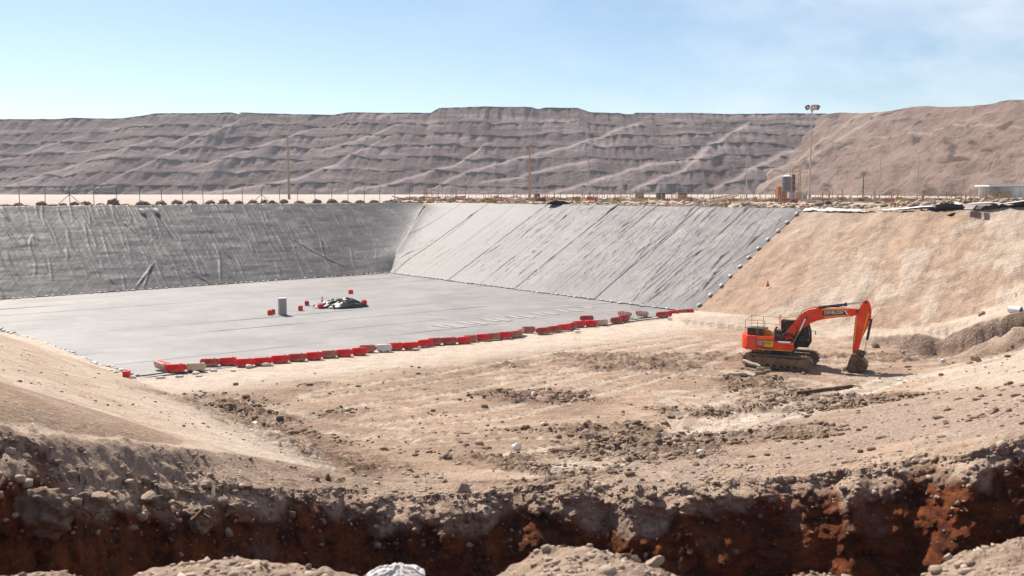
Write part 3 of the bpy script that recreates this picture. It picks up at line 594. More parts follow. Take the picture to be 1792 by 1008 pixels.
def build_right_dump():
    a = np.array([144.0, 560.0]); b = np.array([163.0, 300.0]); d = (b - a) / np.linalg.norm(b - a); n = np.array([-d[1], d[0]]); n = n if n[0] > 0 else -n
    us = np.arange(-180, 420, 1.2); ts = np.linspace(0, 1, 110)
    T, Ug = np.meshgrid(ts, us, indexing='ij')
    hz = 50 - 0.060 * Ug + 2.2 * fbm(Ug, T * 0, 3, 0.02, 6); hz = np.clip(hz, 20, 70)
    W_ = hz / 0.67 * T
    rel = fbm(Ug * 0.05 + T * 2.2, T * 5.0 - Ug * 0.02, 5, 1.0, 14) * 4.4 + fbm((Ug + T * 95) * 0.11, T * 3 + Ug * .01, 4, 1.0, 17) * 3.2
    X = a[0] + d[0] * Ug + n[0] * W_; Y = a[1] + d[1] * Ug + n[1] * W_; Z = ZR - 1.0 + hz * T
    k = sstep(0, 0.08, T); X = X + n[0] * rel * k * 0.6; Z = Z - rel * k * 0.5 * sstep(1.02, 0.9, T)
    lite = 0.7 * np.exp(-((Ug + 4 - T * 6) / 5.0) ** 2) * sstep(0.0, 0.1, T) + 0.5 * np.exp(-((Ug + 30) / 7) ** 2)
    lite = np.clip(lite + 0.6 * np.exp(-((T - 0.5 - 0.25 * np.sin(Ug * 0.012)) / 0.012) ** 2) * sstep(0, 30, Ug), 0, 1)
    dk = sstep(0.22, 0.5, fbm((Ug + T * 120) * 0.06, T * 9 - Ug * 0.03, 4, 1.0, 46)) * 0.9
    ex = [(10, -0.5), (60, 1.5), (320, 3)]
    Xa = np.vstack([X] + [X[-1:] + e[0] * n[0] for e in ex]); Ya = np.vstack([Y] + [Y[-1:] + e[0] * n[1] for e in ex]); Za = np.vstack([Z] + [Z[-1:] + e[1] for e in ex])
    me = quadmesh('hills', np.stack([Xa, Ya, Za], -1).reshape(-1, 3), Xa.shape[0], Xa.shape[1])
    setattr_f(me, 'lite', np.vstack([lite] + [lite[-1:]] * 3)); setattr_f(me, 'dark', np.vstack([dk] + [dk[-1:]] * 3))
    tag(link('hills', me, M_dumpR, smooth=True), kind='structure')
build_right_dump()

# ------------------------------------------------------------------ liner sheets, panel by panel
def wrinkles(Ug, Sg, nW, umax, smax, rs, hmin, hmax, wmin, wmax, drift, cluster=None):
    h = np.zeros(Ug.shape); r = np.random.default_rng(rs)
    for i in range(nW):
        u0 = r.uniform(-2, umax) if cluster is None or r.random() < 0.4 else r.normal(*cluster[r.integers(len(cluster))])
        L = r.uniform(2.5, 13); s0 = r.uniform(-1, smax - 2); dr_ = r.normal(0, drift); w = r.uniform(wmin, wmax); hh = r.uniform(hmin, hmax)
        s1 = s0 + L; cm_ = (Ug[0] > u0 - abs(dr_) * L - 3) & (Ug[0] < u0 + abs(dr_) * L + 3)
        if not cm_.any(): continue
        u, s = Ug[:, cm_], Sg[:, cm_]
        c = u0 + dr_ * (s - s0) + 0.25 * np.sin(s * r.uniform(0.3, 0.9) + r.uniform(0, 6)) + 0.03 * (s - s0) ** 2 * r.normal(0, 0.12)
        env = sstep(s0, s0 + 0.25 * L, s) * sstep(s1, s1 - 0.35 * L, s)
        h[:, cm_] += hh * env * np.exp(-((u - c) / w) ** 2)
    return h
def build_slope_liner(org, d, n, length, run, u0, mat, rs, label, panel_w, kind):
    sl = math.hypot(run, ZR); nrm = np.array([-n[0] * ZR, -n[1] * ZR, run]) / sl
    us = np.arange(u0, length + 0.01, 0.11); ss = np.arange(0, sl + 0.9, 0.11)       # s: up the slope from the toe
    Sg, Ug = np.meshgrid(ss, us, indexing='ij')
    if kind == 'L': h = wrinkles(Ug, Sg, 190, length, sl, rs, 0.04, 0.125, 0.06, 0.10, 0.05, [(15, 5), (28, 6), (41, 6)]) + wrinkles(Ug, Sg, 26, length, 3, rs + 1, 0.04, 0.12, 0.06, 0.12, 0.35)
    else: h = wrinkles(Ug, Sg, 380, length, sl, rs, 0.025, 0.085, 0.055, 0.09, 0.09, [(24, 6), (38, 6), (47, 5)]) + wrinkles(Ug, Sg, 60, length, 5, rs + 1, 0.02, 0.08, 0.06, 0.14, 0.25)
    bil = fbm(Ug * 0.25, Sg * 1.0, 4, 1.0, rs + 5) * 0.06 + fbm(Ug * 1.0, Sg * 0.2, 3, 1.0, rs + 9) * 0.045
    h = h + bil * sstep(0.0, 1.2, Sg) + 0.05
    vr = Ug + (RUNR if kind == 'L' else RUNL) * np.clip(Sg, 0, sl) / sl; vd = np.clip(vr, 0, 99)
    h = h * (0.25 + 0.75 * sstep(0, 2.5, vd)) + 1.0 * np.exp(-vd / 2.2) * sstep(0.0, 4.0, Sg) * sstep(sl + .3, sl - 4, Sg) + np.clip(vr, -2.0, 0) * 0.7 * sstep(0, 1.0, Sg)
    pid = np.floor((Ug - u0) / panel_w); fr = (Ug - u0) / panel_w - pid; h = h + 0.05 * fr + 0.02 * (pid % 2)
    h = h * (sstep(length + .1, length - 1.2, Ug) * .85 + .15)
    se = np.clip(Sg, 0, sl); ov = np.clip(Sg - sl, 0, 9)
    v = se / sl
    X = org[0] + d[0] * Ug + n[0] * (run * v + ov) + nrm[0] * h; Y = org[1] + d[1] * Ug + n[1] * (run * v + ov) + nrm[1] * h
    Z = ZR * v + nrm[2] * h + 0.02 - 0.03 * ov
    DU = sstep(40, 12, Ug + Sg * 0.55 + fbm(Ug, Sg, 3, 0.12, 4) * 9) * 0.9
    root = empty('slope_liner', (0, 0, 0), 0, label, 'liner')
    npn = int(pid.max()) + 1
    for k in range(npn):
        c = np.where(pid[0] == k)[0]
        if len(c) < 2: continue
        c = np.arange(c[0], min(c[-1] + 2, Ug.shape[1])) if k < npn - 1 else c
        hk = np.zeros(len(c)); 
        P = np.stack([X[:, c], Y[:, c], Z[:, c] ], -1)
        if k < npn - 1: P[:, -1, 2] -= 0.03
        me = quadmesh('panel', P.reshape(-1, 3), len(ss), len(c)); setattr_f(me, 'dust_and_light', (DU[:, c] if kind == 'R' else sstep(9, 0, vr[:, c] + fbm(Ug[:, c], Sg[:, c], 3, .4, 9) * 3) * .8)); link('panel', me, mat, root, True)  # right wall: dust; left wall: corner's softer light painted into the colour
    return root
M_linerL = liner_mat('grey_geotextile_left', (0.128, 0.116, 0.114), 0.84)  # same geotextile; the left slope's shade is partly put into this darker base
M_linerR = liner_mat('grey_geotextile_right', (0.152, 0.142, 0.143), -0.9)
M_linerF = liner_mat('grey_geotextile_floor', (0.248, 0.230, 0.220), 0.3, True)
LLEN = 58.0
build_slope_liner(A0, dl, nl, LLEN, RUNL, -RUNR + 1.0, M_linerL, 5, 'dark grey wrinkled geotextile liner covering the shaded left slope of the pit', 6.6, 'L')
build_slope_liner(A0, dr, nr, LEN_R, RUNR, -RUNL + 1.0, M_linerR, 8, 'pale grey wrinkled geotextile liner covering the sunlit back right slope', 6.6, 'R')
def clip_half(poly, a, b):  # keep left of a->b
    out = []; d = b - a
    f = lambda p: d[0] * (p[1] - a[1]) - d[1] * (p[0] - a[0])
    for i in range(len(poly)):
        p, q = poly[i], poly[(i + 1) % len(poly)]; fp, fq = f(p), f(q)
        if fp >= 0: out.append(p)
        if fp * fq < 0: out.append(p + (q - p) * fp / (fp - fq))
    return out
def build_floor_liner():
    root = empty('floor_liner', (0, 0, 0), 0, 'light grey geotextile sheet laid flat over the pit floor behind the red barriers', 'liner')
    Pq = U(222, 664)[:2]; corner = np.linalg.solve(np.array([nl, nq]), [cl, cq])
    outl = [A0 + nl * .3 + nr * .3, corner + nl * .3 + nq * .3, Pq + nq * 0.3, R0 + (R0 - Pq) / np.linalg.norm(R0 - Pq) * 0.2]
    dv = (R0 - Pq) / np.linalg.norm(R0 - Pq); nv = np.array([-dv[1], dv[0]]); wpan = 5.2; k = 0
    while k * wpan < 60:
        band = [Pq - dv * 60 + nv * (k * wpan - 0.02 - (0.1 if k == 0 else 0)), Pq + dv * 70 + nv * (k * wpan - 0.02 - (0.1 if k == 0 else 0)), Pq + dv * 70 + nv * ((k + 1) * wpan + 0.03), Pq - dv * 60 + nv * ((k + 1) * wpan + 0.03)]
        poly = [np.array(p) for p in band]; cen = sum(outl) / 4
        for i in range(4):
            a, b = outl[i], outl[(i + 1) % 4]
            if (b - a)[0] * (cen - a)[1] - (b - a)[1] * (cen - a)[0] < 0: a, b = b, a
            poly = clip_half(poly, a, b)
            if len(poly) < 3: break
        if len(poly) < 3: k += 1; continue
        # grid inside the polygon: rows across the band between the polygon's left and right ends
        vs = [(p - Pq) @ nv for p in poly]; v0, v1 = min(vs), max(vs); rows = max(2, int((v1 - v0) / 0.3) + 1); cols = 170; G_ = []
        for v in np.linspace(v0 + 1e-4, v1 - 1e-4, rows):
            xs = []
            for i in range(len(poly)):
                p, q = poly[i] - Pq, poly[(i + 1) % len(poly)] - Pq; a, b = p @ nv, q @ nv
                if (a - v) * (b - v) <= 0 and abs(a - b) > 1e-9: t = (v - a) / (b - a); xs.append((p + (q - p) * t) @ dv)
            G_.append((v, min(xs), max(xs)))
        V = np.array([g[0] for g in G_])[:, None]; S_ = np.array([np.linspace(g[1], g[2], cols) for g in G_])
        X = Pq[0] + dv[0] * S_ + nv[0] * V; Y = Pq[1] + dv[1] * S_ + nv[1] * V
        fr = (V - v0) / max(v1 - v0, 1e-3)
        Z = 0.015 + 0.006 * (1 - fr) + fbm(S_ * 0.12, V * 0.7, 4, 1, 3 + k) * 0.03 + 0.0 * S_
        Z = Z + 0.009 * np.exp(-((fr - 0.05) / 0.05) ** 2) * sstep(-0.2, 0.5, fbm(S_, V * 0, 3, 0.12, 50 + k))
        if k == 0: Z[0, :] -= 0.03
        me = quadmesh('panel', np.stack([X, Y, Z], -1).reshape(-1, 3), rows, cols); link('panel', me, M_linerF, root, True); k += 1
build_floor_liner()

# ------------------------------------------------------------------ loose stones and clods
def rock_templates(n, sub, rs):
    out = []; r = np.random.default_rng(rs)
    for i in range(n):
        bm = bmesh.new(); bmesh.ops.create_icosphere(bm, subdivisions=sub, radius=1); 
        v = np.array([x.co[:] for x in bm.verts]); f = np.array([[q.index for q in p.verts] for p in bm.faces]); bm.free()
        for _ in range(5):
            nn = r.normal(size=3); nn /= np.linalg.norm(nn); dcut = r.uniform(0.45, 0.85); s = v @ nn; v = v - np.outer(np.clip(s - dcut, 0, 9), nn)
        v = v * r.uniform(0.75, 1.25, 3) * (1 + 0.12 * r.normal(size=(len(v), 1))); out.append((v, f))
    return out
RT1 = rock_templates(8, 1, 3); RT2 = rock_templates(6, 2, 4)
def scatter(name, P, size, tone, mat, T=RT1, sink=0.25, flat=0.7, label=None, smooth=False):
    vs, fs, tn = [], [], []; b = 0
    for i in range(len(P)):
        v, f = T[RNG.integers(len(T))]; a = RNG.uniform(0, 6.28); c, s = math.cos(a), math.sin(a)
        q = v * size[i] * np.array([RNG.uniform(.8, 1.3), RNG.uniform(.8, 1.2), flat * RNG.uniform(.7, 1.2)])
        q = q @ np.array([[c, s, 0], [-s, c, 0], [0, 0, 1]]); vs.append(q + P[i] + np.array([0, 0, size[i] * (flat - sink) * 0.5])); fs.append(f + b); b += len(v); tn.append(np.full(len(v), tone[i]))
    me = rawmesh(name, np.concatenate(vs), np.concatenate(fs)); setattr_f(me, 'tone', np.concatenate(tn))
    o = link(name, me, mat, smooth=smooth); o['kind'] = 'stuff'
    if label: o['label'] = label
    return o
def ground_pts(X, Y): return np.stack([X, Y, H(X, Y, True)[0]], -1)
def clods():
    # floor clods: clustered by the same noise that roughens the sheet
    n = 110000; px = RNG.uniform(200, 1792, n); py = 640 + 215 * RNG.uniform(0, 1, n) ** 0.8
    zz = np.clip((py - 700) / 100, 0, 1.6) * 1.2; X = np.zeros(n); Y = np.zeros(n)
    for i in range(n): p = U(px[i], py[i], zz[i]); X[i], Y[i] = p[0], p[1]
    z, cl_ = H(X, Y, True); dQ = X * nq[0] + Y * nq[1] - cq
    fine = vnoise(X * 1.1, Y * 1.1, None, 7)
    keep = (RNG.random(n) < (np.clip(cl_, 0, 1) ** 1.3 * 0.9 * sstep(0.3, 0.7, fine) + 0.012)) & (dQ < 0.3) & (barrier_side(X, Y) > 0.05)
    r_ = np.hypot(X, Y); keep &= r_ > np.interp(np.arctan2(X, Y), LT, LR) + 1.2
    P = np.stack([X, Y, z], -1)[keep]; m = len(P)
    size = 0.046 * np.exp(RNG.normal(0, 0.65, m)).clip(0.35, 4.2)
    scatter('earth_clods', P, size, RNG.random(m) ** 1.6, M_clod, label='dark crumbly earth clods strewn over the pit floor')
    # foreground bench gravel and stones
    n = 14000; th = RNG.uniform(GTH.min() * 0 - 0.56, 0.56, n); off = RNG.exponential(3.2, n) + 0.05
    R = np.interp(th, LT, LR) + off; X, Y = R * np.sin(th), R * np.cos(th); z = H(X, Y, True)[0]
    dn = vnoise(X * 0.7, Y * 0.7, None, 17); keep = (RNG.random(n) < 0.10 + 0.8 * sstep(0.5, 0.8, dn)) & ((R < np.interp(th, BT, BR) - 0.1) | (th > BT[-1]))
    P = np.stack([X, Y, z], -1)[keep]; m = len(P); size = 0.021 * np.exp(RNG.normal(0, 0.75, m)).clip(0.4, 6)
    scatter('gravel', P, size, RNG.random(m), M_rock, label='grey brown gravel and stones on the bench above the trench')
    # stones stuck in the trench face and on the lip
    rows = RNG.integers(GI0 + 20, GI1 + 10, 9000); cols = RNG.integers(0, len(GTH), 9000); rows = np.where(RNG.random(9000) < .5, GI1 - (RNG.exponential(16, 9000)).astype(int).clip(0, 100), rows); q = (rows - GI0) / (GI1 - GI0)
    ok = (np.abs(GTH[cols]) < 0.58) & (RNG.random(9000) < np.clip((q.clip(0.3, 2) - 0.3) ** 2 * 0.9, 0.012, 1)); rows, cols = rows[ok], cols[ok]
    P = np.stack([GX[rows, cols], GY[rows, cols], GZ[rows, cols]], -1); m = len(P)
    size = 0.042 * np.exp(RNG.normal(0, 0.6, m)).clip(0.4, 4.2)
    scatter('trench_stones', P, size * (0.45 + 0.5 * np.clip((q[ok] - .3) * 1.6, 0, 1)), RNG.random(m) ** 1.2 * np.clip((q[ok] - 0.45) * 2.0, 0.03, 0.85), M_rock, sink=0.7, flat=0.9, label='stones stuck in the cut face of the trench')
    rows = RNG.integers(50, GNB + 4, 5200); cols = RNG.integers(0, len(GTH), 5200); ok = np.abs(GTH[cols]) < 0.58; rows, cols = rows[ok], cols[ok]
    P = np.stack([GX[rows, cols], GY[rows, cols], GZ[rows, cols]], -1); m = len(P); size = 0.016 * np.exp(RNG.normal(0, 0.6, m)).clip(0.4, 4.0)
    scatter('bank_gravel', P, size, RNG.random(m), M_rock, sink=0.5, flat=0.8, label='gravel on the near bank at the bottom of the view', T=RT1)
    # rim rubble
    n = 5200; px = RNG.uniform(690, 1792, n); u = RNG.exponential(6, n) + 0.9; X = np.zeros(n); Y = np.zeros(n)
    for i in range(n):
        r = ray(px[i], 360)[:2]; s = max((cr_ + RUNR + u[i]) / (nr @ r), (cl + RUNL + u[i]) / (nl @ r) if px[i] < 735 else 0); X[i], Y[i] = r * s
    P = ground_pts(X, Y); size = 0.13 * np.exp(RNG.normal(0, 0.55, n)).clip(0.4, 3)
    scatter('rim_rubble', P, size, RNG.random(n), M_rock, label='brown rubble and broken soil along the far rim of the pit')
    n = 2200; X = np.zeros(n); Y = np.zeros(n)
    for i in range(n):
        r = ray(RNG.uniform(-10, 760), 360)[:2]; s = (cl + RUNL + 0.8 + RNG.exponential(.9)) / (nl @ r); X[i], Y[i] = r * s
    k = vnoise(X * .45, Y * .45, None, 3) > .42; P = ground_pts(X[k], Y[k]); m = len(P)
    scatter('rim_clods', P, 0.14 * np.exp(RNG.normal(0, 0.6, m)).clip(0.4, 3), RNG.random(m) * .7, M_clod, label='dark broken soil along the left rim between the mounds')
    # stones on the near-left slope and right slope, sparse
    n = 480; X = np.zeros(n); Y = np.zeros(n)
    for i in range(n): p = U(RNG.uniform(0, 560), RNG.uniform(600, 790), 2.5); X[i], Y[i] = p[0], p[1]
    k = (X * nq[0] + Y * nq[1] - cq) > 0.2; P = ground_pts(X[k], Y[k]); m = len(P)
    scatter('slope_pebbles', P, 0.022 * np.exp(RNG.normal(0, 0.6, m)).clip(0.4, 4), RNG.random(m) * 0.5, M_clod, label='small pebbles scattered on the smooth near left slope')
clods()

# individual larger stones
def lump(w):
    bm = bmesh.new(); bmesh.ops.create_icosphere(bm, subdivisions=4 if w > 12 else 3, radius=1)
    v = np.array([x.co[:] for x in bm.verts]); f = np.array([[q.index for q in pp.verts] for pp in bm.faces]); bm.free(); s = RNG.uniform(0, 50)
    for _ in range(7):
        nn = RNG.normal(size=3); nn /= np.linalg.norm(nn); v = v - np.outer(np.clip(v @ nn - RNG.uniform(.4, .75), 0, 9), nn) * .9
    w1, _ = worley(v[:, 0] * 2.5 + s, v[:, 1] * 2.5, v[:, 2] * 2.5, 4); w2, _ = worley(v[:, 0] * 7 + s, v[:, 1] * 7, v[:, 2] * 7, 6)
    return v * (1 + (0.5 - w1) * 0.22 + (0.5 - w2) * 0.09)[:, None] * RNG.uniform(.85, 1.2, 3), f
def single_rock(px, py, zg, w, mat, label, tone=0.6, flat=0.6, cat='rock', sub=None, name='rock', group=None, sink=.3):
    p = U(px, py, zg); x, y = p[0], p[1]; z = gz(x, y); v, f = lump(w)
    for _ in range(4): p = U(px, py, z); z = gz(p[0], p[1])
    sc = w / 2 * np.hypot(p[0], p[1]) / FPX
    me = rawmesh(name, v * np.array([sc, sc * 0.8, sc * flat]), f); setattr_f(me, 'tone', np.full(len(v), tone))
    o = link(name, me, mat); o.location = (p[0], p[1], z + sc * flat * sink); o.rotation_euler = (0, 0, RNG.uniform(0, 6)); return tag(o, label, cat, group)
for a in [(905, 786, 1, 22, M_white_rock, 'largest white stone on the pit floor, in the middle foreground beside dark clods', .9),
          (952, 744, .5, 12, M_white_rock, 'small white stone beside the dark clod pile in the centre of the floor', .9),
          (1226, 795, 1.7, 20, M_white_rock, 'flat white stone lying alone on the pale bench right of centre', .9),
          (1318, 826, 2.4, 16, M_white_rock, 'flat pale stone near the trench lip, right of centre', .6),
          (935, 692, 0, 14, M_white_rock, 'pale slab of stone on the churned floor above the centre', .5),
          (447, 741, .2, 15, M_white_rock, 'rounded pale stone at the foot of the near left slope', .4),
          (441, 757, .4, 9, M_white_rock, 'small pale stone just below the rounded one at the near left slope foot', .3),
          (1237, 773, 1.3, 18, M_rock, 'brown stone on the bench, left one of three in a short row', .1),
          (1254, 772, 1.3, 10, M_rock, 'small brown stone, middle one of the short row of three', .1),
          (1277, 776, 1.4, 13, M_rock, 'dark brown stone, right one of the short row of three', .05),
          (1055, 790, 1.4, 14, M_rock, 'brown stone lying at the top edge of the pale bench in the centre', .15),
          (1587, 709, 2.4, 12, M_rock, 'dark round stone standing on the grey right bench', .1),
          (1735, 724, 4.2, 17, M_rock, 'brown stone in the cluster near the right edge of the bench', .3),
          (1718, 727, 4.1, 14, M_rock, 'brown stone left of its bigger neighbour near the right edge of the bench', .2),
          (805, 860, 2, 42, M_rock, 'rounded tan boulder sitting near the trench lip left of centre', .45),
          (780, 843, 1.8, 18, M_rock, 'tan stone just above the rounded boulder near the trench lip', .5),
          (1650, 636, .5, 13, M_white_rock, 'flat white slab lying on the pale slope at the far right of the floor', .7),
          (1575, 666, .3, 10, M_white_rock, 'small white stone at the tip of the excavator bucket shadow', .8),
          (1290, 652, 0, 9, M_clod, 'small dark clod in front of the log pile beside the excavator', .3),
          (172, 872, 5.4, 40, M_rock, 'grey brown boulder on the trench lip at the left', .4),
          (262, 858, 4.8, 30, M_rock, 'tan boulder at the top of the trench face, left of the wood splinter', .55),
          (180, 812, 5.3, 18, M_clod, 'dark clod standing on the ridge at the left below the smooth slope', .1),
          (255, 812, 4.8, 26, M_clod, 'long dark clod on the ridge below the smooth slope', .15),
          (140, 786, 5.4, 16, M_clod, 'dark brown clod perched highest on the left ridge', .05),
          (555, 843, 2.6, 16, M_clod, 'dark reddish clod beside the upright one on the bench left of centre', .05),
          (575, 838, 2.4, 15, M_clod, 'upright dark clod on the bench left of centre', .1),
          (435, 853, 3.2, 15, M_clod, 'dark clod on the light bench below the smooth slope', .1)]:
    single_rock(*a[:6], tone=a[6], flat=1.1 if 'upright' in a[5] else .7)
def big_blocks():
    # blocky earth lumps sticking out of the trench face, left part and centre
    for (px, py, w, fl, lb, tn) in [(60, 905, 130, .8, 'big earth block bulging from the trench face at the far left', .08), (150, 880, 60, .8, 'grey earth block on the face, right beside the big left one', .12),
                                    (270, 878, 70, .7, 'earth block under the wood splinter on the trench face', .12), (345, 905, 75, .8, 'pale earth block jutting out where the red face begins', .2), (420, 895, 60, .7, 'earth block with a flat top above the red soil, left of centre', .5),
                                    (1000, 868, 52, .6, 'orange tan block hanging from the lip in the centre', .5), (1340, 868, 60, .6, 'tan block hanging under the lip right of centre', .5)]:
        th = math.atan2(*UY(px, py, 20)[:2]); c = int(np.argmin(np.abs(GTH - th)))
        ks = np.arange(GI0, GI1 + 5); el = (GZ[ks, c] - CAMZ) / np.hypot(GX[ks, c], GY[ks, c]); r = ray(px, py); tgt = r[2] / math.hypot(r[0], r[1]); k = ks[int(np.argmin(np.abs(el - tgt)))]
        p = np.array([GX[k, c], GY[k, c], GZ[k, c]]); sc = w / 2 * p[1] / FPX; bm = bmesh.new(); bmesh.ops.create_icosphere(bm, subdivisions=5, radius=1)
        v = np.array([x.co[:] for x in bm.verts]); f = np.array([[q.index for q in pp.verts] for pp in bm.faces]); bm.free(); s = px * 0.37
        for _ in range(7):
            nn = RNG.normal(size=3); nn /= np.linalg.norm(nn); dd = v @ nn; v = v - np.outer(np.clip(dd - RNG.uniform(.45, .8), 0, 9), nn)
        w1, _ = worley(v[:, 0] * 3 + s, v[:, 1] * 3, v[:, 2] * 3, 4); w2, _ = worley(v[:, 0] * 9 + s, v[:, 1] * 9, v[:, 2] * 9, 6); v = v * (1 + (0.5 - w1) * 0.32 + (0.5 - w2) * 0.12)[:, None]
        me = rawmesh('earth_block', v * np.array([sc, sc * .75, sc * fl]), f); setattr_f(me, 'tone', np.full(len(v), tn)); o = link('earth_block', me, M_clod); o.location = tuple(p); o.rotation_euler = (0, 0.1, -th); tag(o, lb, 'earth block')
big_blocks()

# ------------------------------------------------------------------ sandbags
def sandbag_mesh(v):
    bm = bmesh.new(); bmesh.ops.create_icosphere(bm, subdivisions=2, radius=1)
    P = np.array([x.co[:] for x in bm.verts]); f = np.array([[q.index for q in p.verts] for p in bm.faces]); bm.free()
    P = np.sign(P) * np.abs(P) ** 0.75; P[:, 0] *= 0.23 * (1 + 0.12 * np.sin(P[:, 1] * 3 + v)); P[:, 1] *= 0.15; P[:, 2] = P[:, 2] * 0.085 + 0.06 * 1; P *= 1 + 0.08 * RNG.normal(size=(len(P), 1)); return rawmesh('sandbag', P, f)
BAGS = [sandbag_mesh(i) for i in range(4)]
def bag(x, y, z, rz, label, group, s=1.0, rx=0):
    o = link('sandbag', BAGS[rnd.randrange(4)], M_bag, smooth=True); o.location = (x, y, z); o.rotation_euler = (rx, 0, rz); o.scale = (s * rnd.uniform(.8, 1.15), s * rnd.uniform(.8, 1.1), s * rnd.uniform(.8, 1.2)); return tag(o, label, 'sandbag', group)
u = 0.8
while u < 56:
    p = A0 + dl * u + nl * rnd.uniform(-.35, .12); bag(p[0], p[1], 0.04, rnd.uniform(0, 3.1), 'small white sandbag in the line along the foot of the dark left slope', 'sandbags along the foot of the left slope', rnd.uniform(.75, 1.15)); u += rnd.uniform(.5, 1.25)
u = 0.8
while u < LEN_R - 1:
    p = A0 + dr * u + nr * rnd.uniform(-.3, .15); bag(p[0], p[1], 0.04, rnd.uniform(0, 3.1), 'small white sandbag in the line along the foot of the pale back right slope', 'sandbags along the foot of the back right slope', rnd.uniform(.7, 1.1) if u < 38 else rnd.uniform(.9, 1.2)); u += rnd.uniform(.4, .9) if u < 38 else rnd.uniform(1.2, 1.9)
u = -22.0
LQ = float(np.linalg.norm(Q1 - Q0))
while u < LQ + 1.0:
    p = Q0 + dq * u - nq * rnd.uniform(0.0, .5); bag(p[0], p[1], 0.05, rnd.uniform(0, 3.1), 'white sandbag in the line along the foot of the near left slope', 'sandbags along the near left slope', rnd.uniform(.7, 1.2)); u += rnd.uniform(.35, .8)
for i in range(11):
    v = 0.06 + i * 0.088; p = A0 + dr * (LEN_R - 0.15 + rnd.uniform(-.15, .1)) + nr * RUNR * v
    o = bag(p[0], p[1], ZR * v + 0.10, math.atan2(nr[1], nr[0]) + rnd.uniform(-.5, .5), '%s white sandbag from the bottom on the right edge of the back liner' % ['lowest', 'second', 'third', 'fourth', 'fifth', 'sixth', 'seventh', 'eighth', 'ninth', 'tenth', 'topmost'][i], 'sandbags down the edge of the back right liner', rnd.uniform(1.2, 1.5))
    o.scale = (1.05, 1.0, 1.1); o.rotation_euler = (0, -math.atan2(ZR, RUNR), math.atan2(nr[1], nr[0]) + rnd.uniform(-.3, .3))
for (x, y, lb) in ((203, 657, 'flat white sandbag left of the lone red cube'), (232, 662, 'white sandbag just right of the lone red cube'), (254, 655, 'white sandbag between the lone red cube and the tipped barrier'), (281, 661, 'white sandbag lying on the sand in front of the tipped barrier'),
                   (314, 659, 'small white sandbag in front of the first bright red barrier'), (342, 653, 'white sandbag in front of the cream barrier'), (348, 658, 'brownish sandbag lower in front of the cream barrier'), (374, 649, 'flat sandbag in front of the third red barrier'),
                   (408, 649, 'flat sandbag in front of the fourth red barrier'), (435, 644, 'white sandbag at the foot of the fifth red barrier'), (466, 641, 'white sandbag at the foot of the sixth red barrier'), (728, 613, 'white sandbag at the foot of the barriers just right of the grey one'),
                   (1010, 582, 'white sandbag on the sand below the middle right barriers'), (1172, 560, 'white sandbag on the sand below the last barriers'), (1187, 544, 'upper white sandbag behind the last barriers'), (1215, 541, 'white sandbag at the end of the barrier row')):
    p = U(x, y); bag(p[0], p[1], gz(p[0], p[1]) if y > 645 else 0.05, rnd.uniform(-.6, .6), lb, None, rnd.uniform(.85, 1.15))
def slope_pt(px, py, org, d, n, run):
    r = ray(px, py); sl = ZR / run; c = n @ org; s = (CAMZ + sl * c) / (sl * (n @ r[:2]) - r[2]); return np.array([0, 0, CAMZ]) + r * s
for (x, y, lb) in ((249, 373, 'long white sandbag hanging high on the left slope, left of its twin'), (273, 372, 'long white sandbag hanging high on the left slope, right of its twin')):
    p = slope_pt(x, y, A0, dl, nl, RUNL); o = bag(p[0], p[1], p[2] + .16, math.atan2(nl[1], nl[0]), lb, 'pair of long sandbags high on the left slope', 1.9); o.scale = (2.0, 2.0, 2.2); o.rotation_euler = (0, -math.atan2(ZR, RUNL), math.atan2(nl[1], nl[0]))
    b = MB(); q = np.array([p[0], p[1], p[2]]); up = np.array([nl[0] * RUNL, nl[1] * RUNL, ZR]) / math.hypot(RUNL, ZR)
    b.tube([tuple(q + up * s + np.array([0, 0, .16]) + np.array([.08 * math.sin(s), 0, 0])) for s in (-5.5, -4, -2.5, -1, 0, .8, 1.6)], 0.04, 5)
    tag(b.build('rope', M_rubber), 'black rope running down the left slope under the %s long sandbag' % ('left' if x < 260 else 'right'), 'rope')

# ------------------------------------------------------------------ barriers
def barrier_proto(mat, matn):
    L, Hh = 1.14, 0.47
    root = empty('plastic_barrier')
    b = MB()
    sec = [(-.25, 0), (.25, 0), (.25, .12), (.15, .26), (.11, Hh - .04), (.07, Hh), (-.07, Hh), (-.11, Hh - .04), (-.15, .26), (-.25, .12)]
    ends = [(-L / 2, .5, 0.20), (-L / 2 + .05, .8, 0.08), (-L / 2 + .15, 1.0, 0.0), (L / 2 - .15, 1.0, 0.0), (L / 2 - .05, .8, .08), (L / 2, .5, 0.20)]
    vs = []; n = len(sec)
    for x, s, dz in ends: vs += [(x, y * s, dz * .6 + z * (1 - dz * 1.6)) for y, z in sec]
    fs = [tuple(range(n - 1, -1, -1)), tuple(range(5 * n, 6 * n))]
    for k in range(5): fs += [(k * n + i, k * n + (i + 1) % n, (k + 1) * n + (i + 1) % n, (k + 1) * n + i) for i in range(n)]
    b.add(vs, fs); b.build('body', mat, root, True, bevel=0.018)
    c = MB(); c.cyl((.3, 0, Hh - .01), (.3, 0, Hh + .03), .05, 10); c.build('filler_cap', matn, root, True)
    for sx__ in (-1, 1):
        d = MB(); d.cyl((sx__ * (L / 2 + .02), 0, .12), (sx__ * (L / 2 + .02), 0, .36), .045, 8); d.build('connector', mat, root, True)
    for sx__ in (-.28, .28):
        e = MB(); e.box((sx__, 0, .045), (.17, .515, .07)); e.build('fork_slot', M_dgrey, root)
    return root
